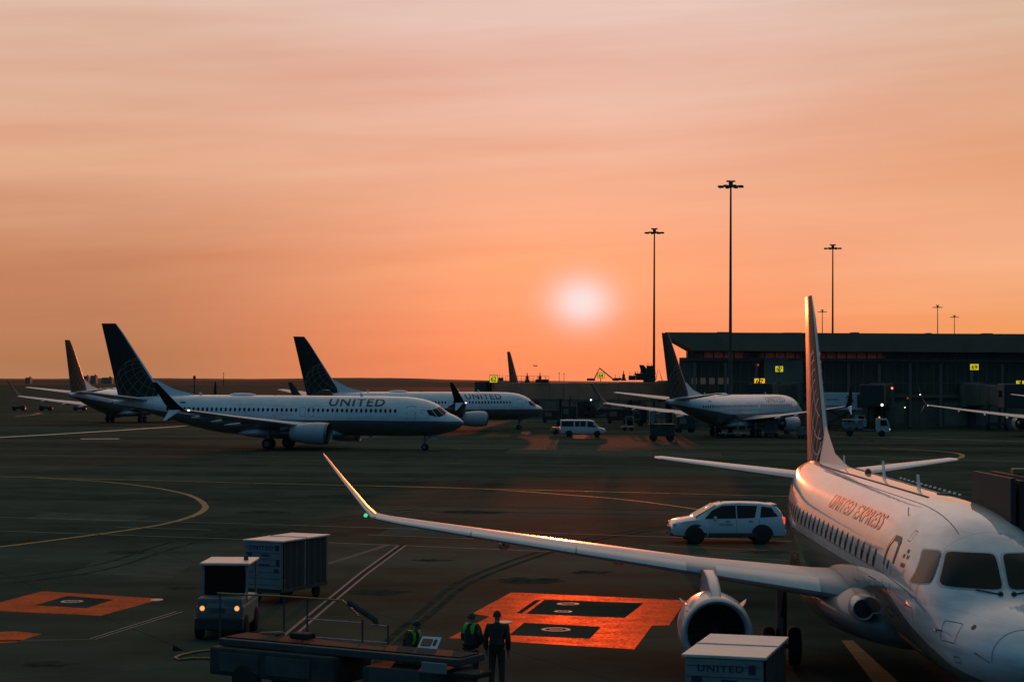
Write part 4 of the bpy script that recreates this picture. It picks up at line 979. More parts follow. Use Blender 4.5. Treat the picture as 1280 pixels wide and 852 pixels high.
# triangular strut over the bridge, roof plant and vents
def strut(u0, u1, ut, vb, vt, d, label):
    a, c, t_ = atd(u0, vb, d), atd(u1, vb, d), atd(ut, vt, d); r0 = empty('strut_frame', (t_.x, t_.y, a.z), 0, label, 'frame')
    MB().tube([a-Vector((t_.x, t_.y, a.z)), t_-Vector((t_.x, t_.y, a.z)), c-Vector((t_.x, t_.y, a.z))], .11, 6).build('strut', M_DSTEEL, r0)
    MB().bbox((a.x-t_.x-.4, 0, .1), (1.2, .5, .35), .04).bbox((c.x-t_.x+.2, 0, .1), (1.0, .5, .35), .04).build('foot', M_DSTEEL, r0)
strut(742, 768, 749.5, 475, 460, 288, 'dark triangular strut frame standing on the long jet bridge roof')
def unit(name, u, v, d, parts, label, cat, group=None):
    p = atd(u, v, d); r0 = empty(name, p, 0, label, cat, group)
    for nm_, fn in parts: fn(nm_, r0)
    return r0
def ventstack(u, v, label):
    def f(nm_, r0): MB().lathe((0, 0, 0), (0, 0, 1), [(0, .30), (.35, .28), (.4, .2), (.8, .22), (.85, .1), (1.25, .06), (1.4, .02)], 12).build(nm_, M_DSTEEL, r0)
    def g(nm_, r0): MB().bbox((0, 0, -.03), (.8, .7, .2), .03).build(nm_, M_DSTEEL, r0)
    unit('vent_stack', u, v, 291, (('stack', f), ('base', g)), label, 'vent', 'vents on the long jet bridge roof')
ventstack(659, 477, 'vent stack on the jet bridge roof, nearer the bronze-lit fin'); ventstack(675, 477, 'vent stack on the jet bridge roof beside the flat roof unit'); ventstack(779.5, 474.5, 'vent stack left of the small distant fins')
def roofbox(u, v, w, h, label):
    def f(nm_, r0): MB().bbox((0, 0, h/2), (w, 1.2, h), .04).build(nm_, M_DARK, r0)
    def g(nm_, r0): MB().tube([(-w*.3, 0, h), (-w*.3, 0, h+.5)], .04, 6).tube([(w*.3, 0, h), (w*.3, 0, h+.35)], .04, 6).build(nm_, M_DSTEEL, r0)
    unit('roof_unit', u, v, 292, (('housing', f), ('pipes', g)), label, 'roof unit', 'plant boxes on the long jet bridge roof')
roofbox(626, 478, .8, .75, 'small dark roof unit beside the yellow sign'); roofbox(677.5, 478, 2.0, .5, 'flat wide roof unit right of the bronze-lit fin'); roofbox(772, 475, 1.1, .35, 'low roof unit right of the triangular strut')
roofbox(800, 475, 1.2, .9, 'roof unit amid the clutter by the big fin'); roofbox(812, 475, .9, 2.2, 'tall roof unit under the left light mast'); roofbox(790, 475, 1.0, .7, 'dark roof unit between the small distant fins')
p = atd(804, 466, 292)
r0 = empty('pipe_gantry', (p.x, p.y, atd(804, 475, 292).z), 0, 'dark pipe gantry on the bridge roof left of the big fin', 'gantry')
b = MB(); b.tube([(-1.3, 0, .9), (1.9, 0, 1.05)], .14, 6).tube([(-1.3, 0, .5), (1.9, 0, .55)], .09, 6)
for x in (-1.2, -.4, .5, 1.2, 1.8): b.tube([(x, 0, 0), (x, 0, 1.3+random.random()*.5)], .07, 6)
b.tube([(1.9, 0, 0), (2.3, 0, 1.9), (2.9, 0, 0)], .07, 6); b.build('pipes', M_DSTEEL, r0)
# fence / rail on the bridge roof
r0 = empty('roof_railing', (*atd(640, 478, 291)[:2], atd(640, 478, 291).z), 0, 'thin railing along the jet bridge roof behind the bronze-lit fin', 'railing')
b = MB()
for k in range(12): b.tube([(-1+k*.6, 0, 0), (-1+k*.6, 0, 1.0)], .025, 5)
b.build('posts', M_DSTEEL, r0); MB().tube([(-1, 0, 1), (5.6, 0, 1)], .025, 5).tube([(-1, 0, .5), (5.6, 0, .5)], .02, 5).build('rails', M_DSTEEL, r0)

# ------------------------------------------------------------------ road vehicles
def wheel(parent, x, y, r_, w=.22, name='wheel'):
    s_ = 1 if y > 0 else -1
    wh = MB().lathe((x, y-w/2, r_), (0, 1, 0), [(0, r_*.62), (.01, r_*.9), (w*.2, r_), (w*.8, r_), (w-.01, r_*.9), (w, r_*.62)], 28).build(name, M_RUB, parent, smooth=40)
    b = MB().lathe((x, y+s_*(w/2-.06), r_), (0, s_, 0), [(0, r_*.64), (.03, r_*.62), (.035, r_*.55), (.03, r_*.2), (.05, r_*.15), (.055, .01)], 24)
    for k in range(5):
        a = 2*math.pi*k/5; b.box((x+math.cos(a)*r_*.38, y+s_*(w/2-.02), r_+math.sin(a)*r_*.38), (r_*.4, .03, r_*.12), rot=Matrix.Rotation(-a, 3, 'Y'))
    b.build('rim', M_BARE, wh, smooth=30); return wh
class Car:
    """body lofted from stations: (x, z bottom, z belt, z roof, half width, half width at roof)"""
    def __init__(s, st): s.st = st
    def at(s, x):
        for a, b_ in zip(s.st, s.st[1:]):
            if a[0] <= x <= b_[0]:
                u = (x-a[0])/(b_[0]-a[0]); return [a[k]+(b_[k]-a[k])*u for k in range(6)]
        return list(s.st[0] if x < s.st[0][0] else s.st[-1])
    def y(s, x, z):
        _, zb, zl, zr, w, wr = s.at(x)
        if z <= zl: return w
        u = min(1, (z-zl)/max(.01, zr-.05-zl)); return w*.985+(wr-w*.985)*u
    def body(s):
        rings = []
        for x, zb, zl, zr, w, wr in s.st:
            zr = max(zr, zl+.02)
            half = [(0, zb), (w*.80, zb), (w*.96, zb+.07), (w, zb+.22), (w*1.005, (zb+zl)*.55), (w*.985, zl), (wr+.0, zr-.05 if zr-zl > .1 else zl+.01), (wr*.86, zr), (0, zr+.015)]
            rings.append([Vector((x, y, z)) for y, z in half]+[Vector((x, -y, z)) for y, z in half[-2:0:-1]])
        return MB().rings(rings)
    def side(s, poly, sd, off=.012, sub=4):
        n = len(poly); P = []
        for (a, b_), (c, d) in zip(poly, poly[1:]+poly[:1]):
            for k in range(sub): u = k/sub; P.append((a+(c-a)*u, b_+(d-b_)*u))
        cx = sum(p[0] for p in P)/len(P); cz = sum(p[1] for p in P)/len(P)
        vs = [(x, sd*(s.y(x, z)+off), z) for x, z in [(cx, cz)]+P]; m = len(P)
        return MB().add(vs, [(0, 1+k, 1+(k+1) % m) for k in range(m)])
    def arch(s, x, r_, sd):
        n = 20; vs = [(x, sd*(s.y(x, .4)+.006), r_*.9)]+[(x+r_*1.16*math.cos(math.pi*k/n), sd*(s.y(x, .4)+.006), r_*.92+r_*1.14*math.sin(math.pi*k/n)) for k in range(n+1)]
        return MB().add(vs, [(0, 1+k, 2+k) for k in range(n)])
M_SUV = mat('suv_white', (.52, .55, .56), .35, coat=1, coat_rough=.05, var=.03)
def suv(loc, yaw, label):
    r0 = empty('parked_car', loc, yaw, label, 'car')
    st = [(-2.50, .45, .75, .78, .80, .70), (-2.46, .32, .95, 1.10, .92, .74), (-2.36, .30, 1.09, 1.36, .96, .74), (-2.12, .30, 1.12, 1.64, .98, .72), (-1.85, .29, 1.12, 1.73, .985, .73), (-1.4, .28, 1.11, 1.78, .99, .74), (-.5, .28, 1.08, 1.81, .99, .75), (.2, .28, 1.06, 1.78, .99, .75), (.55, .28, 1.05, 1.68, .99, .76), (.85, .28, 1.05, 1.52, .99, .78), (1.2, .28, 1.05, 1.30, .985, .82), (1.46, .28, 1.04, 1.14, .98, .86), (1.95, .30, .99, 1.06, .96, .86), (2.3, .32, .86, .98, .90, .80), (2.44, .36, .72, .84, .80, .70), (2.50, .45, .60, .66, .66, .6)]
    c = Car(st); c.body().build('body', M_SUV, r0, smooth=35)
    wins = [[(-2.16, 1.20), (-1.36, 1.16), (-1.44, 1.64), (-1.88, 1.58)], [(-1.12, 1.15), (-.36, 1.12), (-.36, 1.68), (-1.26, 1.66)], [(-.31, 1.12), (1.06, 1.10), (.72, 1.46), (.28, 1.66), (-.31, 1.68)]]
    for sd in (1, -1):
        for w in wins: c.side(w, sd).build('side_window', M_GLASS, r0, recalc=False)
        for x in (-1.45, 1.45):
            c.arch(x, .42, sd).build('wheel_arch', M_BLACK, r0, recalc=False); wheel(r0, x, sd*.90, .385, .24)
        MB().bbox((-.2, sd*1.0, .42), (2.2, .04, .14), .015).build('sill', M_DSTEEL, r0)
        MB().bbox((.62, sd*1.08, 1.14), (.14, .20, .15), .04).build('mirror', M_SUV, r0)
        for x in (-.95, .05): MB().bbox((x, sd*1.0, 1.0), (.18, .03, .03), .01).build('door_handle', M_DSTEEL, r0)
        for x in (-1.33, -.33, .85): c.side([(x, .45), (x+.012, .45), (x+.012, 1.06), (x, 1.06)], sd, .004, 1).build('door_gap', M_BLACK, r0, recalc=False)
        MB().tube([(-1.9, sd*.66, 1.82), (-1.8, sd*.66, 1.88), (.2, sd*.66, 1.87), (.35, sd*.66, 1.81)], .02, 6).build('roof_rail', M_DSTEEL, r0)
        MB().bbox((-2.39, sd*.86, 1.02), (.16, .16, .30), .04).build('tail_light', M_LAMPR, r0)
        MB().bbox((2.30, sd*.76, .84), (.26, .26, .13), .04).build('headlight', M_METAL, r0)
        c.side([(-.15, .80), (.42, .80), (.42, .92), (-.15, .92)], sd, .008, 2).build('door_crest', mat('crest_grey', (.35, .38, .40), .5), r0, recalc=False)
    # windscreen and rear window follow the slope
    MB().add([(.52, .70, 1.67), (.52, -.70, 1.67), (1.42, -.80, 1.16), (1.42, .80, 1.16)], [(0, 1, 2, 3)]).build('windscreen', M_GLASS, r0, loc=(.03, 0, .03))
    MB().add([(-2.08, .64, 1.64), (-2.08, -.64, 1.64), (-2.40, -.70, 1.16), (-2.40, .70, 1.16)], [(0, 1, 2, 3)]).build('rear_window', M_GLASS, r0, loc=(-.03, 0, .02))
    MB().bbox((2.47, 0, .62), (.10, 1.1, .22), .03).build('grille', M_BLACK, r0); MB().bbox((2.46, 0, .42), (.14, 1.5, .14), .03).build('front_bumper', M_DSTEEL, r0); MB().bbox((-2.48, 0, .50), (.14, 1.6, .2), .04).build('rear_bumper', M_SUV, r0)
    MB().bbox((-2.02, 0, 1.70), (.26, 1.3, .04), .02).build('spoiler', M_SUV, r0)
    return r0
p = gp(910, 680); suv((p.x, p.y+1.0, 0), R(183), 'white sport utility car with dark windows, standing under the near jet wing')
def van(loc, yaw, label):
    r0 = empty('passenger_van', loc, yaw, label, 'van')
    st = [(-2.9, .45, 1.1, 2.0, .92, .80), (-2.85, .38, 1.15, 2.10, 1.0, .84), (-2.0, .36, 1.15, 2.14, 1.0, .85), (.8, .36, 1.15, 2.14, 1.0, .85), (1.25, .36, 1.12, 2.02, 1.0, .84), (1.75, .36, 1.10, 1.50, .98, .84), (1.95, .36, 1.05, 1.22, .97, .84), (2.6, .38, .98, 1.08, .92, .8), (2.78, .42, .8, .95, .86, .72), (2.84, .5, .7, .75, .8, .6)]
    c = Car(st); m = mat('van_white', (.50, .51, .50), .4, coat=.6, var=.05); c.body().build('body', m, r0, smooth=35)
    for sd in (1, -1):
        for w in ([(-2.7, 1.3), (-1.2, 1.3), (-1.2, 1.95), (-2.7, 1.95)], [(-1.0, 1.3), (-.45, 1.3), (-.45, 1.95), (-1.0, 1.95)], [(-.35, 1.3), (.35, 1.3), (.35, 1.95), (-.35, 1.95)], [(.55, 1.25), (1.65, 1.25), (1.2, 1.90), (.55, 1.93)]):
            c.side(w, sd).build('side_window', M_GLASS, r0, recalc=False)
        for x in (-1.75, 1.75): c.arch(x, .40, sd).build('wheel_arch', M_BLACK, r0, recalc=False); wheel(r0, x, sd*.92, .37, .24)
        MB().bbox((1.5, sd*1.1, 1.35), (.12, .2, .3), .03).build('mirror', M_BLACK, r0)
        MB().bbox((2.74, sd*.72, .86), (.12, .22, .18), .03).build('headlight', M_METAL, r0); MB().bbox((-2.9, sd*.9, 1.1), (.06, .1, .4), .02).build('tail_light', M_LAMPR, r0)
    MB().add([(1.27, .74, 1.98), (1.27, -.74, 1.98), (1.93, -.8, 1.28), (1.93, .8, 1.28)], [(0, 1, 2, 3)]).build('windscreen', M_GLASS, r0, loc=(.03, 0, .03))
    MB().bbox((2.82, 0, .5), (.14, 1.7, .2), .04).build('front_bumper', M_DSTEEL, r0)
    return r0
p = gp(729, 545.5); van((p.x, p.y, 0), R(-4), 'white passenger van with four side windows, driving right in front of the brown bridge')

def tug(loc, yaw, label, cab=True, lights=True, sc_=1.0, m=M_CARTW, name='baggage_tractor'):
    r0 = empty(name, loc, yaw, label, 'tractor')
    MB().bbox((-.1, 0, .62), (2.7, 1.30, .62), .06).bbox((.75, 0, 1.0), (.95, 1.22, .26), .05).build('chassis', m, r0)
    MB().bbox((1.30, 0, .45), (.14, 1.32, .34), .04).build('front_bumper', M_BLACK, r0); MB().bbox((-1.5, 0, .45), (.12, 1.2, .3), .04).build('tow_hitch', M_BLACK, r0)
    for x in (.85, -.95):
        for sd in (1, -1): wheel(r0, x, sd*.60, .33, .22)
    if cab:
        cb = MB()
        for x, y in ((.38, .60), (.38, -.60), (-1.25, .60), (-1.25, -.60)): cb.bbox((x, y, 1.42), (.06, .06, 1.06), .01)
        cb.bbox((-.43, 0, .98), (1.66, 1.26, .1), .02); cb.build('cab_frame', M_PANELB, r0)
        MB().bbox((-.42, 0, 1.98), (1.86, 1.38, .07), .03).build('roof', M_CARTROOF, r0)
        MB().bbox((.40, 0, 1.47), (.02, 1.12, .92), .005).build('windscreen', M_GLASS, r0)
        MB().bbox((-.5, 0, 1.2), (.5, .9, .1), .03).bbox((-.75, 0, 1.45), (.1, .9, .5), .03).build('seat', M_BLACK, r0)
        MB().tube([(.2, .3, 1.1), (.0, .3, 1.35)], .02, 6).lathe((.0, .3, 1.36), (-.5, 0, 1), [(0, .17), (.02, .18), (.04, .17)], 16).build('steering_wheel', M_BLACK, r0)
        MB().bbox((1.235, -.1, .85), (.03, .5, .26), .005).build('front_plate', M_PANELB, r0)
        MB().lathe((-.42, .45, 2.02), (0, 0, 1), [(0, .07), (.12, .06), (.15, .02)], 10).build('beacon', M_DSTEEL, r0)
    for sd in (1, -1):
        h = MB().lathe((1.25, sd*.47, .86), (1, 0, 0), [(-.06, .07), (.0, .068), (.02, .05)], 14).build('headlight', M_LAMPA if lights else M_METAL, r0, smooth=30)
        MB().lathe((1.24, sd*.47, .86), (1, 0, 0), [(-.06, .12), (.0, .12)], 14, cap=False).build('bezel', M_BLACK, h)
    return r0
def cart(loc, yaw, label, title=True, L_=3.2, Wd_=1.5, mpanel=M_PANELB, group='white-roofed baggage carts'):
    r0 = empty('baggage_cart', loc, yaw, label, 'cart', group)
    MB().bbox((0, 0, .42), (L_, Wd_, .14), .02).build('deck', M_DSTEEL, r0)
    for x in (-L_/2+.04, 0, L_/2-.04):
        for y in (-Wd_/2+.04, Wd_/2-.04): MB().box((x, y, 1.2), (.07, .07, 1.5)).build('post', M_CARTW, r0)
    rf = MB(); rf.bbox((0, 0, 1.97), (L_+.14, Wd_+.12, .06), .02); rf.bbox((0, 0, 2.005), (.05, Wd_+.1, .03), .01); rf.build('roof', M_CARTROOF, r0)
    for x in (L_/2+.03, -L_/2-.03):
        pn = MB().bbox((x, 0, 1.2), (.04, Wd_-.02, 1.46), .01)
        e_ = pn.build('end_panel', mpanel, r0)
        if x > 0 and title:
            v_, f_ = text_mesh('UNITED', .17, .004, 1.25, 1.2); xm = max(a for a, _ in v_)
            MB().add([(x+.025, -xm/2+a-.06, 1.70+b_) for a, b_ in v_], f_).build('title', M_TITLE, e_, recalc=False)
            q = MB(); q.box((x+.024, xm/2+.10, 1.76), (.01, .13, .17)); q.box((x+.024, -.50, 1.55), (.01, .2, .12)); q.box((x+.024, .1, 1.53), (.01, .3, .05))
            q.box((x+.024, .05, 1.22), (.01, .4, .06)); q.box((x+.024, .55, 1.3), (.01, .12, .2)); q.box((x+.024, .5, 1.05), (.01, .16, .12)); q.build('placards', M_TITLE, e_)
            q = MB()
            for k in range(7): q.box((x+.022, 0, .6+k*.2), (.012, Wd_-.1, .012))
            q.build('ribs', M_DSTEEL, e_)
    for y in (-Wd_/2, Wd_/2):
        n = 24; P = [Vector((-L_/2+.08+(L_-.16)*k/n, y+.03*math.sin(k*1.9), 0)) for k in range(n+1)]
        MB().add([p_+Vector((0, 0, z)) for z in (.5, 1.92) for p_ in P], [(k, k+1, n+2+k, n+1+k) for k in range(n)]).build('curtain', M_TARP, r0, smooth=50)
    for x in (-L_/2+.45, L_/2-.45):
        for y in (-1, 1): wheel(r0, x, y*(Wd_/2-.18), .2, .14)
    MB().tube([(L_/2, 0, .4), (L_/2+.7, 0, .32)], .035, 6).build('drawbar', M_DSTEEL, r0)
    return r0
p = gp(284, 803)
tug((-7.85, 53.3, 0), R(-91), 'baggage tractor with pale roof cab and two lit headlights, facing the viewer', m=mat('tractor_body', (.10, .12, .12), .6, var=.25, vs=3))
cart((-7.2, 61.9, 0), R(-114), 'white baggage cart with dark curtain side, standing behind the tractor with lit headlights', L_=2.9, Wd_=1.35)
cart((4.35, 37.0, 0), R(-106), 'white-roofed baggage cart in front of the near jet engine, at the bottom edge', L_=2.9, Wd_=1.46)

# ------------------------------------------------------------------ belt loader
bx, by = gp(268, 798, 1.2), gp(568, 825, 1.2)
ang = math.atan2(by.y-bx.y, by.x-bx.x)
bl = empty('belt_loader', (bx.x, bx.y, 0), ang, 'dark belt loader with yellow and pale handrails along the bottom of the picture', 'belt loader')
LB = (by-bx).length
MB().bbox((LB/2, .7, 1.12), (LB, 1.1, .16), .03).build('conveyor_bed', M_DSTEEL, bl)
MB().bbox((LB/2, .7, 1.215), (LB-.1, .8, .03), .01).build('belt', M_RUB, bl)
MB().bbox((1.6, .7, .72), (3.4, 1.5, .62), .05).build('chassis', M_PANELB if False else M_DARK, bl)
MB().bbox((5.0, .7, .66), (1.9, 1.5, .5), .06).build('engine_cover', M_DARK, bl)
for x, w in ((.75, 1.1), (2.1, 1.2), (4.9, 1.3)): MB().bbox((x, -.07, .72), (w, .03, .42), .01).build('side_panel', mat('loader_panel', (.05, .062, .058), .7, var=.3, vs=2), bl)
MB().bbox((LB-.45, -.08, 1.02), (.62, .03, .22), .01).build('label_plate', M_PANELB, bl)
for x in (.9, 5.2):
    for y in (.02, 1.38): wheel(bl, x, y, .36, .24)
def bedpt(u, v, y=1.25):
    """point of the loader's far rail plane under a pixel, in loader coordinates"""
    q = cam.matrix_world.to_quaternion() @ Vector(((u-640)/F, -(v-426)/F, -1)); nrm = Vector((-math.sin(ang), math.cos(ang), 0)); o_ = Vector((bx.x, bx.y, 0))+nrm*y
    k = (o_-Vector((0, 0, CAM_H))).dot(nrm)/q.dot(nrm); w_ = Vector((0, 0, CAM_H))+q*k-Vector((bx.x, bx.y, 0))
    return Vector((w_.x*math.cos(ang)+w_.y*math.sin(ang), y, w_.z))
MB().tube([bedpt(272, 741), bedpt(355, 745), bedpt(428, 750), bedpt(436, 757), bedpt(448, 770)], .022, 8).build('top_rail', M_RAILY, bl, smooth=50)
MB().tube([bedpt(436, 756), bedpt(446, 757)], .03, 6).tube([bedpt(384, 773), bedpt(452, 778)], .015, 6).tube([bedpt(462, 780), bedpt(485, 782)], .015, 6).tube([bedpt(380, 795), bedpt(484, 803)], .015, 6).build('side_rail', M_RAILW, bl, smooth=50)
b = MB()
for u, v0, v1 in ((355, 745, 808), (384, 747, 800), (453, 774, 808), (275, 741, 800), (485, 780, 812)): b.tube([bedpt(u, v0), bedpt(u, v1)], .022, 6)
b.build('rail_posts', M_DSTEEL, bl)
MB().tube([bedpt(436, 752), bedpt(470, 775), bedpt(470, 779)], .07, 8).build('folded_rail', M_DARK, bl, smooth=50)
MB().bbox((1.9, .75, 1.32), (.5, .35, .14), .05).build('rubber_pad', M_RUB, bl)
MB().bbox((LB+.25, .3, .9), (.6, .7, .12), .04).build('bumper', M_RUB, bl)
# items on the loader
p = gp(537, 803, 1.28)
r0 = empty('control_panel', (p.x, p.y, 1.24), R(-22), 'small pale tilted control panel with a dark screen beside the green-vested worker', 'panel')
PM = Matrix.Rotation(R(35), 3, 'X')
MB().box((0, 0, .04), (.46, .03, .34), rot=Matrix.Rotation(R(-50), 3, 'X')).build('housing', mat('pale_panel', (.55, .62, .68), .4, var=.1), r0)
MB().box((-.06, -.02, .05), (.24, .03, .20), rot=Matrix.Rotation(R(-50), 3, 'X')).build('screen', mat('brown_screen', (.10, .05, .03), .3), r0)
MB().box((.14, -.02, .06), (.06, .03, .16), rot=Matrix.Rotation(R(-50), 3, 'X')).build('keypad', M_DSTEEL, r0)
p = gp(340, 793, 1.24)
r0 = MB().rings([[Vector((x, .05*math.cos(2*math.pi*k/8)*w, .04*math.sin(2*math.pi*k/8)*w)) for k in range(8)] for x, w in ((-.3, .3), (-.2, .8), (0, 1), (.15, 1.3), (.26, .9), (.3, .2))]).build('glove', mat('glove_tan', (.30, .17, .12), .8, var=.2, vs=9), smooth=60, loc=(p.x, p.y, 1.28)); tag(r0, 'tan work glove lying on the belt loader bed under the yellow rail', 'glove')
# hose on the ground
P = [gp(u, v, .03) for u, v in ((264, 812), (245, 814), (226, 818), (219, 821), (224, 824), (240, 822), (262, 822))]
h = MB().tube([q-P[0] for q in P], .03, 8).build('hose', M_RAILY, smooth=50, loc=P[0]); tag(h, 'thin yellow hose looped on the ground left of the belt loader', 'hose')
c_ = gp(224, 812); w_ = MB().prism([(-.15, -.12, 0), (.15, -.12, 0), (-.15, -.12, .16)], (0, .24, 0)).build('wheel_chock', M_RUB, loc=(c_.x, c_.y, .0)); tag(w_, 'small black wheel chock beside the looped yellow hose', 'wheel chock')

# ------------------------------------------------------------------ people
def skin(name, pts, edges, m, parent, sub=2, root=0):
    me = bpy.data.meshes.new(name); me.from_pydata([p_[0] for p_ in pts], edges, []); me.update()
    o = link(name, me, parent); sk = o.modifiers.new('skin', 'SKIN'); sk.use_smooth_shade = True
    if not me.skin_vertices: me.skin_vertices.new(name='')
    for i, p_ in enumerate(pts):
        r_ = p_[1]; me.skin_vertices[0].data[i].radius = r_ if isinstance(r_, tuple) else (r_, r_)
    me.skin_vertices[0].data[root].use_root = True
    s2 = o.modifiers.new('sub', 'SUBSURF'); s2.levels = sub; s2.render_levels = sub
    me.materials.append(m); return o
M_SKIN = mat('skin', (.32, .19, .13), .6); M_HAIR = mat('hair_dark', (.02, .017, .015), .8)
M_COAT = mat('coat_dark', (.022, .026, .022), .85, var=.25, vs=9, bump=.4); M_COAT2 = mat('jacket_navy', (.024, .028, .026), .85, var=.25, vs=9, bump=.4); M_TROU = mat('trousers_dark', (.03, .034, .034), .9, var=.2, vs=9)
M_HIVIS = mat('hi_vis_green', (.06, .38, .02), .7, emit=None, var=.15, vs=8); M_REFL = mat('reflective_tape', (.6, .62, .6), .35)
def person(loc, yaw, label, H=1.78, lean=0, coat=M_COAT, hat=None, hivis=None, arms='down', coatlen=.52, turn=0):
    """faces +x; lean in degrees bends the trunk forward at the hips"""
    r0 = empty('person', loc, yaw, label, 'person')
    k = H/1.78; hip = Vector((0, 0, .95*k))
    def tr(x, y, z):  # trunk point, bent about the hip
        v_ = Vector((x, y, z-.95))*k; a = R(lean); return hip+Vector((v_.x*math.cos(a)+v_.z*math.sin(a), v_.y, -v_.x*math.sin(a)+v_.z*math.cos(a)))
    P = []; Ed = []
    def add(p_, r_, par=None):
        P.append((tuple(p_), r_)); i = len(P)-1
        if par is not None: Ed.append((par, i))
        return i
    pel = add(hip, (.14*k, .11*k)); wa = add(tr(0, 0, 1.12), (.13*k, .10*k), pel); ch = add(tr(0, 0, 1.33), (.155*k, .11*k), wa); ns_ = add(tr(-.01, 0, 1.47), (.07*k, .06*k), ch)
    nk = add(tr(.01, 0, 1.54), .052*k, ns_); hd = add(tr(.03, 0, 1.63), (.075*k, .088*k), nk); ht = add(tr(.02, 0, 1.715), (.066*k, .082*k), hd)
    arm_pts = {}
    for sd in (1, -1):
        sh = add(tr(0, sd*.19, 1.43), .058*k, ch)
        if arms == 'down': el, wr, hn = (-.04, sd*.26, 1.13), (.06, sd*.25, .89), (.09, sd*.245, .81)
        elif arms == 'front': el, wr, hn = (.02, sd*.27, 1.14), (.25, sd*.12, 1.10), (.32, sd*.07, 1.10)
        else: el, wr, hn = (.16, sd*.24, 1.17), (.40, sd*.18, 1.17), (.48, sd*.17, 1.17)
        e1 = add(tr(*el), .044*k, sh); w1 = add(tr(*wr), .028*k, e1); h1 = add(tr(*hn), (.036*k, .02*k), w1)
        arm_pts[sd] = (tr(0, sd*.19, 1.43), tr(*el), tr(*wr), tr(*hn))
        dv = (Vector(tr(*hn))-Vector(tr(*wr))).normalized(); sv = Vector((1, 0, 0)) if arms == 'down' else Vector((0, 1, 0))
        for q, (off, ln) in enumerate(((-.027, .062), (-.009, .078), (.009, .074), (.027, .058))):
            b0 = Vector(tr(*hn))+sv*off*k+dv*.03*k
            f1 = add(b0+dv*.03*k, .009*k, h1); add(b0+dv*(.03+ln*.5)*k, .0085*k, f1); add(b0+dv*(.02+ln)*k+Vector((.012, -sd*.012, 0)), .0075*k, len(P)-1)
        t1 = add(Vector(tr(*wr))+dv*.04*k+sv*.035*k, .012*k, w1); add(Vector(tr(*wr))+dv*.08*k+sv*.05*k, .0095*k, t1)
        hp = add((0, sd*.09*k, .90*k), (.09*k, .09*k), pel); kn = add((.02, sd*.11*k, .50*k), .058*k, hp); an = add((-.02, sd*.12*k, .09*k), .038*k, kn); add((.13, sd*.13*k, .04*k), (.042*k, .03*k), an)
    skin('body', P, Ed, M_SKIN, r0, 2, pel)
    # face: eyes, nose, mouth, ears
    fc = MB(); hc = Vector(tr(.03, 0, 1.63))
    for sd in (1, -1): fc.lathe(tr(.105, sd*.032, 1.645), (1, 0, 0), [(-.01, .012), (.0, .011), (.004, .003)], 8)
    fc.build('eyes', M_HAIR, r0)
    MB().rings([[tr(.10, 0, 1.66), tr(.10, .008, 1.655), tr(.10, -.008, 1.655)], [tr(.135, 0, 1.615), tr(.11, .017, 1.61), tr(.11, -.017, 1.61)]]).build('nose', M_SKIN, r0)
    MB().rings([[tr(.112, -.025, 1.578), tr(.112, .025, 1.578), tr(.108, .02, 1.570), tr(.108, -.02, 1.570)], [tr(.118, -.018, 1.577), tr(.118, .018, 1.577), tr(.118, .014, 1.571), tr(.118, -.014, 1.571)]]).build('mouth', mat('lip', (.2, .08, .07), .6), r0)
    for sd in (1, -1): MB().lathe(tr(.02, sd*.082, 1.63), (0, sd, 0), [(0, .02), (.012, .03), (.018, .018)], 10).build('ear', M_SKIN, r0)
    # hair cap
    n = 16; rg = []
    for j in range(7):
        a = R(8+j*15); rr = .098*math.sin(a); rg.append([tr(.01+rr*1.08*math.cos(2*math.pi*i/n)-.012*j*.4, rr*.95*math.sin(2*math.pi*i/n), 1.665+.115*math.cos(a)) for i in range(n)])
    MB().rings(rg).build('hair' if not hat else 'cap', M_HAIR if not hat else hat, r0, smooth=60)
    if hat: MB().rings([[tr(.08+.1*u*math.cos(t_), .08*math.sin(t_), 1.70) for t_ in [math.pi*(i/8-.5) for i in range(9)]] for u in (0, 1)]).build('cap_brim', hat, r0)
    # trousers
    tp_ = [(tuple(hip+Vector((0, 0, .05))), (.155*k, .125*k))]; te = []
    for sd in (1, -1):
        i = len(tp_); tp_ += [((0, sd*.095*k, .86*k), .105*k), ((.02, sd*.11*k, .50*k), .078*k), ((-.02, sd*.12*k, .12*k), .066*k)]; te += [(0, i), (i, i+1), (i+1, i+2)]
    skin('trousers', tp_, te, M_TROU, r0, 2, 0)
    for sd in (1, -1): MB().rings([[Vector((x, sd*.13*k+w*math.cos(2*math.pi*i/10), .05+.05*h_*math.sin(2*math.pi*i/10)+.01)) for i in range(10)] for x, w, h_ in ((-.10, .03, .8), (-.06, .045, 1.1), (.05, .05, 1.0), (.14, .048, .7), (.19, .03, .4))]).build('shoe', M_RUB, r0, smooth=60)
    # jacket: trunk and sleeves in one garment
    jp = [(tuple(tr(0, 0, .95-(coatlen-.45))), (.23*k, .19*k)), (tuple(tr(0, 0, 1.05)), (.21*k, .17*k)), (tuple(tr(0, 0, 1.20)), (.205*k, .16*k)), (tuple(tr(0, 0, 1.36)), (.205*k, .155*k)), (tuple(tr(-.01, 0, 1.475)), (.10*k, .085*k)), (tuple(tr(0, 0, 1.52)), .078*k)]; je = [(0, 1), (1, 2), (2, 3), (3, 4), (4, 5)]
    for sd in (1, -1):
        a, b_, c, d = arm_pts[sd]; i = len(jp); jp += [(tuple(a+Vector((0, 0, -.005))), .086*k), (tuple(b_), .070*k), (tuple(b_.lerp(c, .55)), .058*k), (tuple(c), .050*k)]; je += [(3, i), (i, i+1), (i+1, i+2), (i+2, i+3)]
    skin('jacket', jp, je, coat, r0, 2, 2)
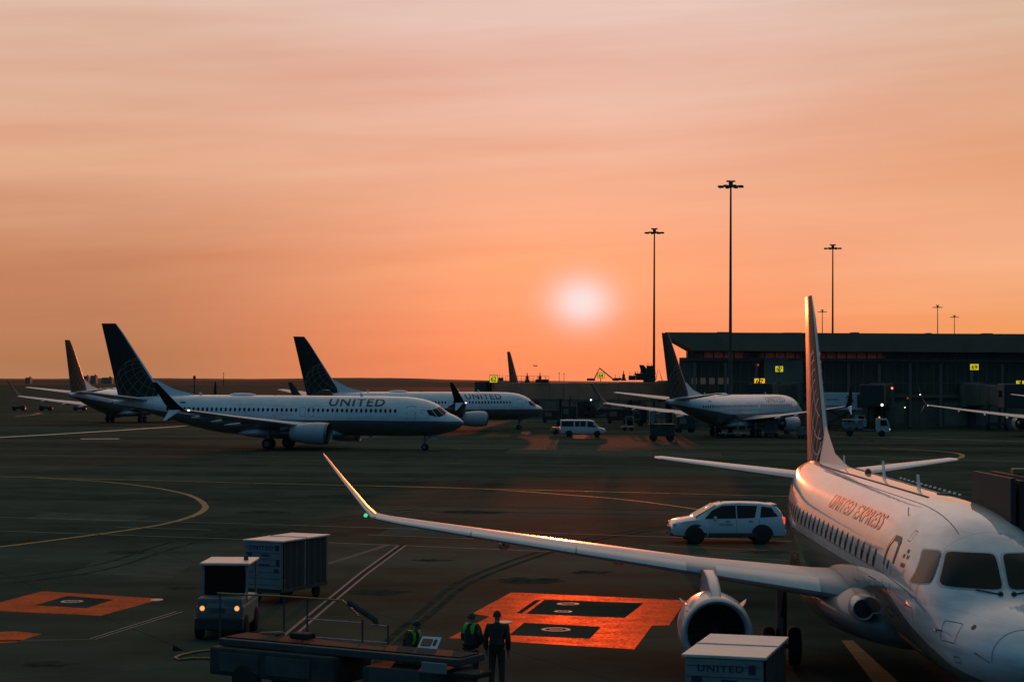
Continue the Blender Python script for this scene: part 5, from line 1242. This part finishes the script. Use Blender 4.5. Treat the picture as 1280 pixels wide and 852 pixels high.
    if hivis:
        for sd in (1, -1):
            MB().rings([[Vector(tr(x, sd*(y0+dy), z)) for y0, dy in ((.06, 0), (.16, 0))] +[Vector(tr(x*.9, sd*(y0+dy), z-.01)) for y0, dy in ((.16, 0), (.06, 0))] for x, z in ((-.155, 1.30), (-.145, 1.40), (-.10, 1.49), (0, 1.535), (.10, 1.49), (.15, 1.38), (.155, 1.25))]).build('vest_strap', hivis, r0, smooth=50)
    return r0
d = 43.9
q = atd(621, 840, d); person((q.x, d, 0), R(80), 'person in a long dark coat with bare head, standing right of the capped one', 1.82, 0, M_COAT, None, None, 'down', .62)
q = atd(589, 840, d); person((q.x, d+.2, 0), R(55), 'person in dark jacket and cap with a green vest strap on the shoulder', 1.75, 0, M_COAT2, mat('cap_dark', (.03, .03, .03), .8), M_HIVIS, 'front', .5)
q = atd(511, 800, 43.0); person((q.x-.05, 43.4, 0), R(-35), 'person bending over the belt loader in a bright green safety vest', 1.72, 22, M_COAT, mat('cap_dark', (.03, .03, .03), .8), M_HIVIS, 'reach', .5)

# ------------------------------------------------------------------ apron equipment in front of the terminal
def truck(loc, yaw, label, box=True, L_=6.5, zb=1.0, zh=2.4, mbox=M_CARTW, name='service_truck', cat='truck', lights=False, cabm=mat('truck_pale', (.38, .40, .40), .5, var=.15)):
    r0 = empty(name, loc, yaw, label, cat)
    MB().bbox((0, 0, .75), (L_, 1.1, .22), .03).build('chassis', M_DSTEEL, r0)
    cb = MB().prism([(L_/2-1.7, -1.05, .6), (L_/2, -1.05, .6), (L_/2, -1.05, 1.45), (L_/2-.3, -1.05, 2.3), (L_/2-1.7, -1.05, 2.35)], (0, 2.1, 0)).build('cab', cabm, r0)
    for sd in (1, -1): MB().prism([(L_/2-1.2, sd*1.06, 1.4), (L_/2-.25, sd*1.06, 1.4), (L_/2-.45, sd*1.06, 2.12), (L_/2-1.2, sd*1.06, 2.15)], (0, sd*.01, 0)).build('side_window', M_GLASS, cb)
    MB().add([(L_/2-.01, .9, 1.5), (L_/2-.01, -.9, 1.5), (L_/2-.27, -.85, 2.22), (L_/2-.27, .85, 2.22)], [(0, 1, 2, 3)]).build('windscreen', M_GLASS, cb, loc=(.02, 0, 0))
    for sd in (1, -1): MB().lathe((L_/2, sd*.8, .95), (1, 0, 0), [(0, .11), (.04, .10)], 12).build('headlight', M_LAMPW if lights else M_METAL, cb)
    if box: MB().bbox((-1.0, 0, zb+zh/2), (L_-2.1, 2.3, zh), .05).build('box_body', mbox, r0)
    for x in (L_/2-1.0, -L_/2+1.3):
        for sd in (1, -1): wheel(r0, x, sd*.95, .42, .26)
    return r0
# raised catering truck with a leafy mural
p0 = atd(1030, 490.5, 281); p1 = atd(1078, 512, 281); gx = (p0.x+p1.x)/2; wb = p1.x-p0.x
ct = truck((gx, 282.5, 0), 0, 'high-lift catering truck, raised pale box with a dark leafy picture, beside the near jet fin', box=False, L_=7.0, name='catering_truck')
MB().bbox((0, 0, (p0.z+p1.z)/2), (wb, 2.4, p0.z-p1.z), .05).build('raised_box', mat('catering_pale', (.50, .56, .58), .5, var=.1), ct)
sj = MB()
for sd in (-1, 1): sj.tube([(-2, sd*.8, .9), (2, sd*.8, p1.z)], .09, 6).tube([(2, sd*.8, .9), (-2, sd*.8, p1.z)], .09, 6)
sj.build('scissor_lift', M_DSTEEL, ct)
mu = MB(); random.seed(3); zc0 = (p0.z+p1.z)/2
for k in range(16):
    a = random.uniform(0, 2*math.pi); l_ = random.uniform(.35, .75); cx, cz = .9+random.uniform(-.45, .5), zc0+random.uniform(-.5, .7); P = []
    for i in range(10):
        t_ = 2*math.pi*i/10; x, z = l_*math.cos(t_)*.5, l_*.18*math.sin(t_); P.append((cx+x*math.cos(a)-z*math.sin(a), -1.22-.002*k, cz+x*math.sin(a)+z*math.cos(a)))
    mu.add(P, [tuple(range(10))])
mu.build('leaf_picture', mat('leaf_green', (.025, .05, .03), .6, var=.3), ct)
b = MB()
for z in (zc0+.25, zc0-.7): b.box((-1.5, -1.215, z), (1.9, .02, .1))
b.box((2.35, -1.215, zc0), (.5, .02, 1.9)); b.build('text_bars', M_DSTEEL, ct)
p = gp(1092, 545); truck((p.x-1.2, p.y, 0), R(-8), 'flatbed service truck with pale cab, amber beacon and one bright headlight', box=False, name='service_truck', L_=6.4, lights=True)
st_o = [o for o in bpy.data.objects if o.name.startswith('service_truck') and o.parent is None][0]
b = MB()
for x in (-2.4, -1.5, -.6): b.lathe((x, -.6, 1.45), (0, 1, 0), [(0, .45), (.05, .5), (1.15, .5), (1.2, .45)], 18)
b.build('hose_reels', M_PANELB, st_o, smooth=40); MB().bbox((-1.4, 0, 2.15), (3.0, 1.9, .08), .02).build('canopy', M_PANELB, st_o); MB().lathe((1.9, -.5, 2.4), (0, 0, 1), [(0, .1), (.18, .09), (.2, .03)], 10).build('beacon', M_LAMPA, st_o)
# high deck loader left of the parked airliner
p = gp(827, 551); r0 = empty('deck_loader', (p.x, p.y, 0), 0, 'dark high deck loader with yellow edged platform and rails, behind the near wing', 'loader')
MB().bbox((0, 0, 1.25), (2.9, 2.2, 1.3), .06).build('body', M_DARK, r0); MB().bbox((0, 0, 2.0), (3.1, 2.4, .10), .02).build('platform', M_RAILY, r0)
b = MB()
for x in (-1.45, -.7, 0, .7, 1.45):
    for y in (-1.1, 1.1): b.tube([(x, y, 2.05), (x, y, 3.35)], .035, 6)
for z in (2.7, 3.35):
    for y in (-1.1, 1.1): b.tube([(-1.45, y, z), (1.45, y, z)], .03, 6)
b.build('railing', M_DSTEEL, r0); MB().bbox((-1.15, 0, 2.8), (.55, 1.6, 1.5), .04).build('cab', M_PANELB, r0); MB().bbox((-1.0, -.3, 3.55), (.5, .3, .12), .03).build('beacon', M_LAMPA if False else M_RAILY, r0)
for x in (-1.0, 1.0):
    for y in (-.95, .95): wheel(r0, x, y, .40, .28)
def dolly(u, v, label, w=3.6, m=M_PANELB, cage=True):
    p = gp(u, v); r0 = empty('baggage_dolly', (p.x, p.y, 0), 0, label, 'dolly', 'low dollies under the parked airliner')
    MB().bbox((0, 0, .55), (w, 1.6, .12), .02).build('deck', m, r0)
    for x in (-w/2+.5, w/2-.5):
        for y in (-.6, .6): wheel(r0, x, y, .24, .14)
    if cage:
        b = MB()
        for x in (w/2-1.3, w/2-.2):
            for y in (-.7, .7): b.tube([(x, y, .6), (x, y, 2.0)], .05, 6)
        for y in (-.7, .7): b.tube([(w/2-1.3, y, 2.0), (w/2-.2, y, 2.0)], .05, 6)
        b.build('frame', M_PANELB, r0)
    return r0
dolly(917, 547, 'low dolly with a square tube frame, under the parked airliner'); dolly(785, 538, 'small dolly with tube frame left of the high deck loader', 2.0)
def uld(u, v, label, w=1.5, h=1.9, m=M_PANELB):
    p = gp(u, v); r0 = empty('cargo_container', (p.x, p.y, 0), R(random.uniform(-12, 12)), label, 'container', 'small cargo containers near the terminal')
    s_ = MB().prism([(-w/2, -.8, .55), (w/2-.2, -.8, .3+.25), (w/2, -.8, .85), (w/2, -.8, .3+h), (-w/2, -.8, .3+h)], (0, 1.6, 0)).build('shell', m, r0)
    MB().box((-.1, -.81, 1.3), (w*.55, .03, h*.55)).build('door', M_WALL2, s_); MB().bbox((0, 0, .42), (w+.2, 1.7, .14), .02).build('base', M_DSTEEL, r0)
    for x in (-w/2+.2, w/2-.2):
        for y in (-.6, .6): wheel(r0, x, y, .18, .12)
    return r0
uld(964, 546, 'pale cargo container under the wing of the parked airliner', 1.6, 1.9); uld(1158, 534, 'cargo container with dark door, left one below the terminal', 1.5, 1.9); uld(1197, 533, 'cargo container with dark door, right one below the terminal', 1.6, 1.9); uld(1006, 548, 'pale cargo container left of the near jet fin', 1.4, 1.2)
p = gp(703.5, 542.5); tug((p.x, p.y, 0), R(5), 'small grey tractor parked right behind the white passenger van', False, False)
for u, v, lab in ((24, 513, 'dark tractor at the far left edge under the distant wing'), (57, 513, 'dark tractor beneath the tailplane of the far left airliner'), (100, 513, 'dark tractor under the body of the far left airliner')):
    p = gp(u, v); tug((p.x, p.y, 0), R(random.choice((5, 180))), lab, False, False, m=M_DARK)
p = gp(750, 522); truck((p.x, p.y, 0), R(185), 'dark flatbed truck under the brown bridge, with orange glints around it', box=False, L_=6.0, cabm=M_DARK)
b0 = [o for o in bpy.data.objects if o.name.startswith('service_truck') and o.parent is None][-1]
MB().bbox((-.9, 0, 1.5), (3.6, 2.0, .5), .1).build('load', M_DARK, b0); MB().prism([(-2.6, -.9, 1.0), (-3.1, -.9, 1.0), (-4.0, -.9, 2.2), (-3.5, -.9, 2.2)], (0, 1.8, 0)).build('ramp', mat('ramp_pink', (.4, .22, .17), .5), b0)
for u, v, w, h, lab in ((690, 528, 3.2, 1.7, 'dark stack of equipment left of the small white lamp under the bridge'), (712, 526, 2.6, 2.2, 'tall dark box unit under the brown bridge, beside its leg'), (772, 529, 3.4, 2.0, 'dark equipment box between the flatbed truck and the tube-frame dolly'), (800, 528, 2.2, 2.6, 'upright dark unit close to the high deck loader'), (856, 540, 2.6, 1.9, 'dark unit under the tail of the parked airliner')):
    p = gp(u, v); r0 = empty('ground_unit', (p.x, p.y, 0), R(random.uniform(-15, 15)), lab, 'equipment', 'dark ground units under the long jet bridge')
    MB().bbox((0, 0, .45+h/2), (w, 1.7, h), .08).build('housing', M_DARK, r0); MB().bbox((-w*.2, -.86, .5+h*.55), (w*.35, .05, h*.4), .01).build('grille', M_WALL2, r0)
    MB().tube([(w*.3, 0, .45+h), (w*.3, 0, .8+h)], .08, 8).build('exhaust', M_DSTEEL, r0)
    for x in (-w/2+.4, w/2-.4):
        for y in (-.7, .7): wheel(r0, x, y, .3, .2)
def cone(u, v, label):
    p = gp(u, v); r0 = empty('traffic_cone', (p.x, p.y, 0), 0, label, 'traffic cone', 'traffic cones')
    MB().lathe((0, 0, .05), (0, 0, 1), [(0, .2), (.7, .04)], 14).build('cone', mat('cone_orange', (.30, .10, .03), .7), r0); MB().bbox((0, 0, .03), (.5, .5, .05), .01).build('base', M_RUB, r0)
    MB().lathe((0, 0, .35), (0, 0, 1), [(0, .118), (.14, .088)], 14, cap=False).build('band', M_REFL, r0)
cone(845, 554, 'orange traffic cone beside the high deck loader'); cone(1075, 548, 'orange traffic cone before the service truck'); cone(1090, 551, 'orange traffic cone right of the one before the service truck')
cone(990, 716, 'orange traffic cone behind the near wing, left of a pair'); cone(997, 716, 'orange traffic cone behind the near wing, right of a pair')
# small lamps on poles near the terminal
def lamp(u, v, d, m, label, r_=.16):
    p = atd(u, v, d); r0 = empty('pole_lamp', (p.x, p.y, 0), 0, label, 'lamp', 'small lit lamps before the terminal')
    MB().tube([(0, .1, 0), (0, .1, p.z-.1)], .05, 6).build('pole', M_DSTEEL, r0); MB().bbox((0, .05, p.z), (r_*2.6, .2, r_*2.4), .04).build('housing', M_BLACK, r0)
    MB().lathe((0, -.04, p.z), (0, -1, 0), [(0, r_), (.05, r_*.9), (.1, r_*.4)], 12).build('lens', m, r0)
lamp(1115, 485, 278, mat('lamp_red_bright', (.8, .1, .1), .3, emit=(1, .12, .09), es=3), 'red signal lamp on a pole before the middle of the terminal', .17)
lamp(1102.5, 505.8, 275, M_LAMPW, 'bright white lamp left below the red signal lamp', .2); lamp(1150, 493, 282, M_LAMPW, 'faint white lamp left of the long wing tip', .09); lamp(1131, 509, 279, M_LAMPW, 'tiny white lamp lowest of those before the terminal', .09)
lamp(1134.5, 497.5, 280, mat('lamp_red_dim', (.5, .05, .05), .3, emit=(.5, .03, .02), es=1), 'dim red lamp right of the bright red one', .12)
lamp(947.5, 456, 284, mat('lamp_red_dim', (.5, .05, .05)), 'small dim red lamp above the amber gate sign', .14)
lamp(738.7, 499.5, 262, M_LAMPW, 'small white lamp under the triangular strut', .12)
# horizon details at the left
def far_block(u0, u1, v, d, label, z0=0):
    a, c = atd(u0, v, d), atd(u1, v, d); r0 = empty('distant_building', ((a.x+c.x)/2, d, 0), 0, label, 'building', 'low buildings on the horizon')
    w = c.x-a.x; MB().box((0, 0, a.z/2), (w, 12, a.z)).build('walls', M_WALL2, r0); MB().box((0, 0, a.z+.2), (w*.9, 11, .4)).box((w*.25, 0, a.z+1), (w*.15, 4, 2)).build('roof', M_WALL, r0)
far_block(33, 39, 472, 2600, 'tiny block on the horizon at the far left'); far_block(105, 111, 470, 2600, 'small block on the horizon right of the far left fin'); far_block(114, 121, 469.5, 2600, 'taller small block on the horizon near the dark fin'); far_block(128, 141, 472, 2600, 'wide low block on the horizon beside the nearest fin')
def post(u, vt, d, label, r_=.3):
    p = atd(u, vt, d); r0 = empty('distant_post', (p.x, d, 0), 0, label, 'post', 'thin posts on the horizon'); MB().tube([(0, 0, 0), (0, 0, p.z)], r_, 8, r_*.5).build('pole', M_DARK, r0); MB().lathe((0, 0, p.z-.6), (0, 0, 1), [(0, r_*1.6), (.8, r_*1.6)], 8).build('head', M_DARK, r0)
post(243, 470.5, 420, 'dark post above the nearest airliner tail cone', .18); post(279.5, 466, 2200, 'thin distant tower on the horizon above the nearest airliner', .5)
post(699, 466, 1500, 'thin distant post left of centre above the bridge', .25); post(705, 466.5, 1500, 'thin distant post right beside its twin above the bridge', .25)
# far aircraft climbing away
p = atd(669.5, 457, 2600); r0 = empty('flying_airplane', p, R(10), 'tiny distant airplane in the sky above the brown bridge', 'airplane')
MB().rings([[Vector((x, 1.6*w*math.cos(2*math.pi*k/10), 1.6*w*math.sin(2*math.pi*k/10))) for k in range(10)] for x, w in ((3, .1), (2.4, .35), (1, .45), (-2, .4), (-3, .1))]).build('fuselage', M_HILL, r0, smooth=60)
MB().prism([(1, 0, -.3), (-1, 0, -.3), (-1.3, 4, 0), (-.6, 4, 0)], (0, 0, .15)).build('wing', M_HILL, r0); MB().prism([(1, 0, -.3), (-1, 0, -.3), (-1.3, -4, 0), (-.6, -4, 0)], (0, 0, .15)).build('wing', M_HILL, r0); MB().prism([(-2, -.05, .4), (-3, -.05, .4), (-3.2, -.05, 2), (-2.8, -.05, 2)], (0, .1, 0)).build('tail_fin', M_HILL, r0)
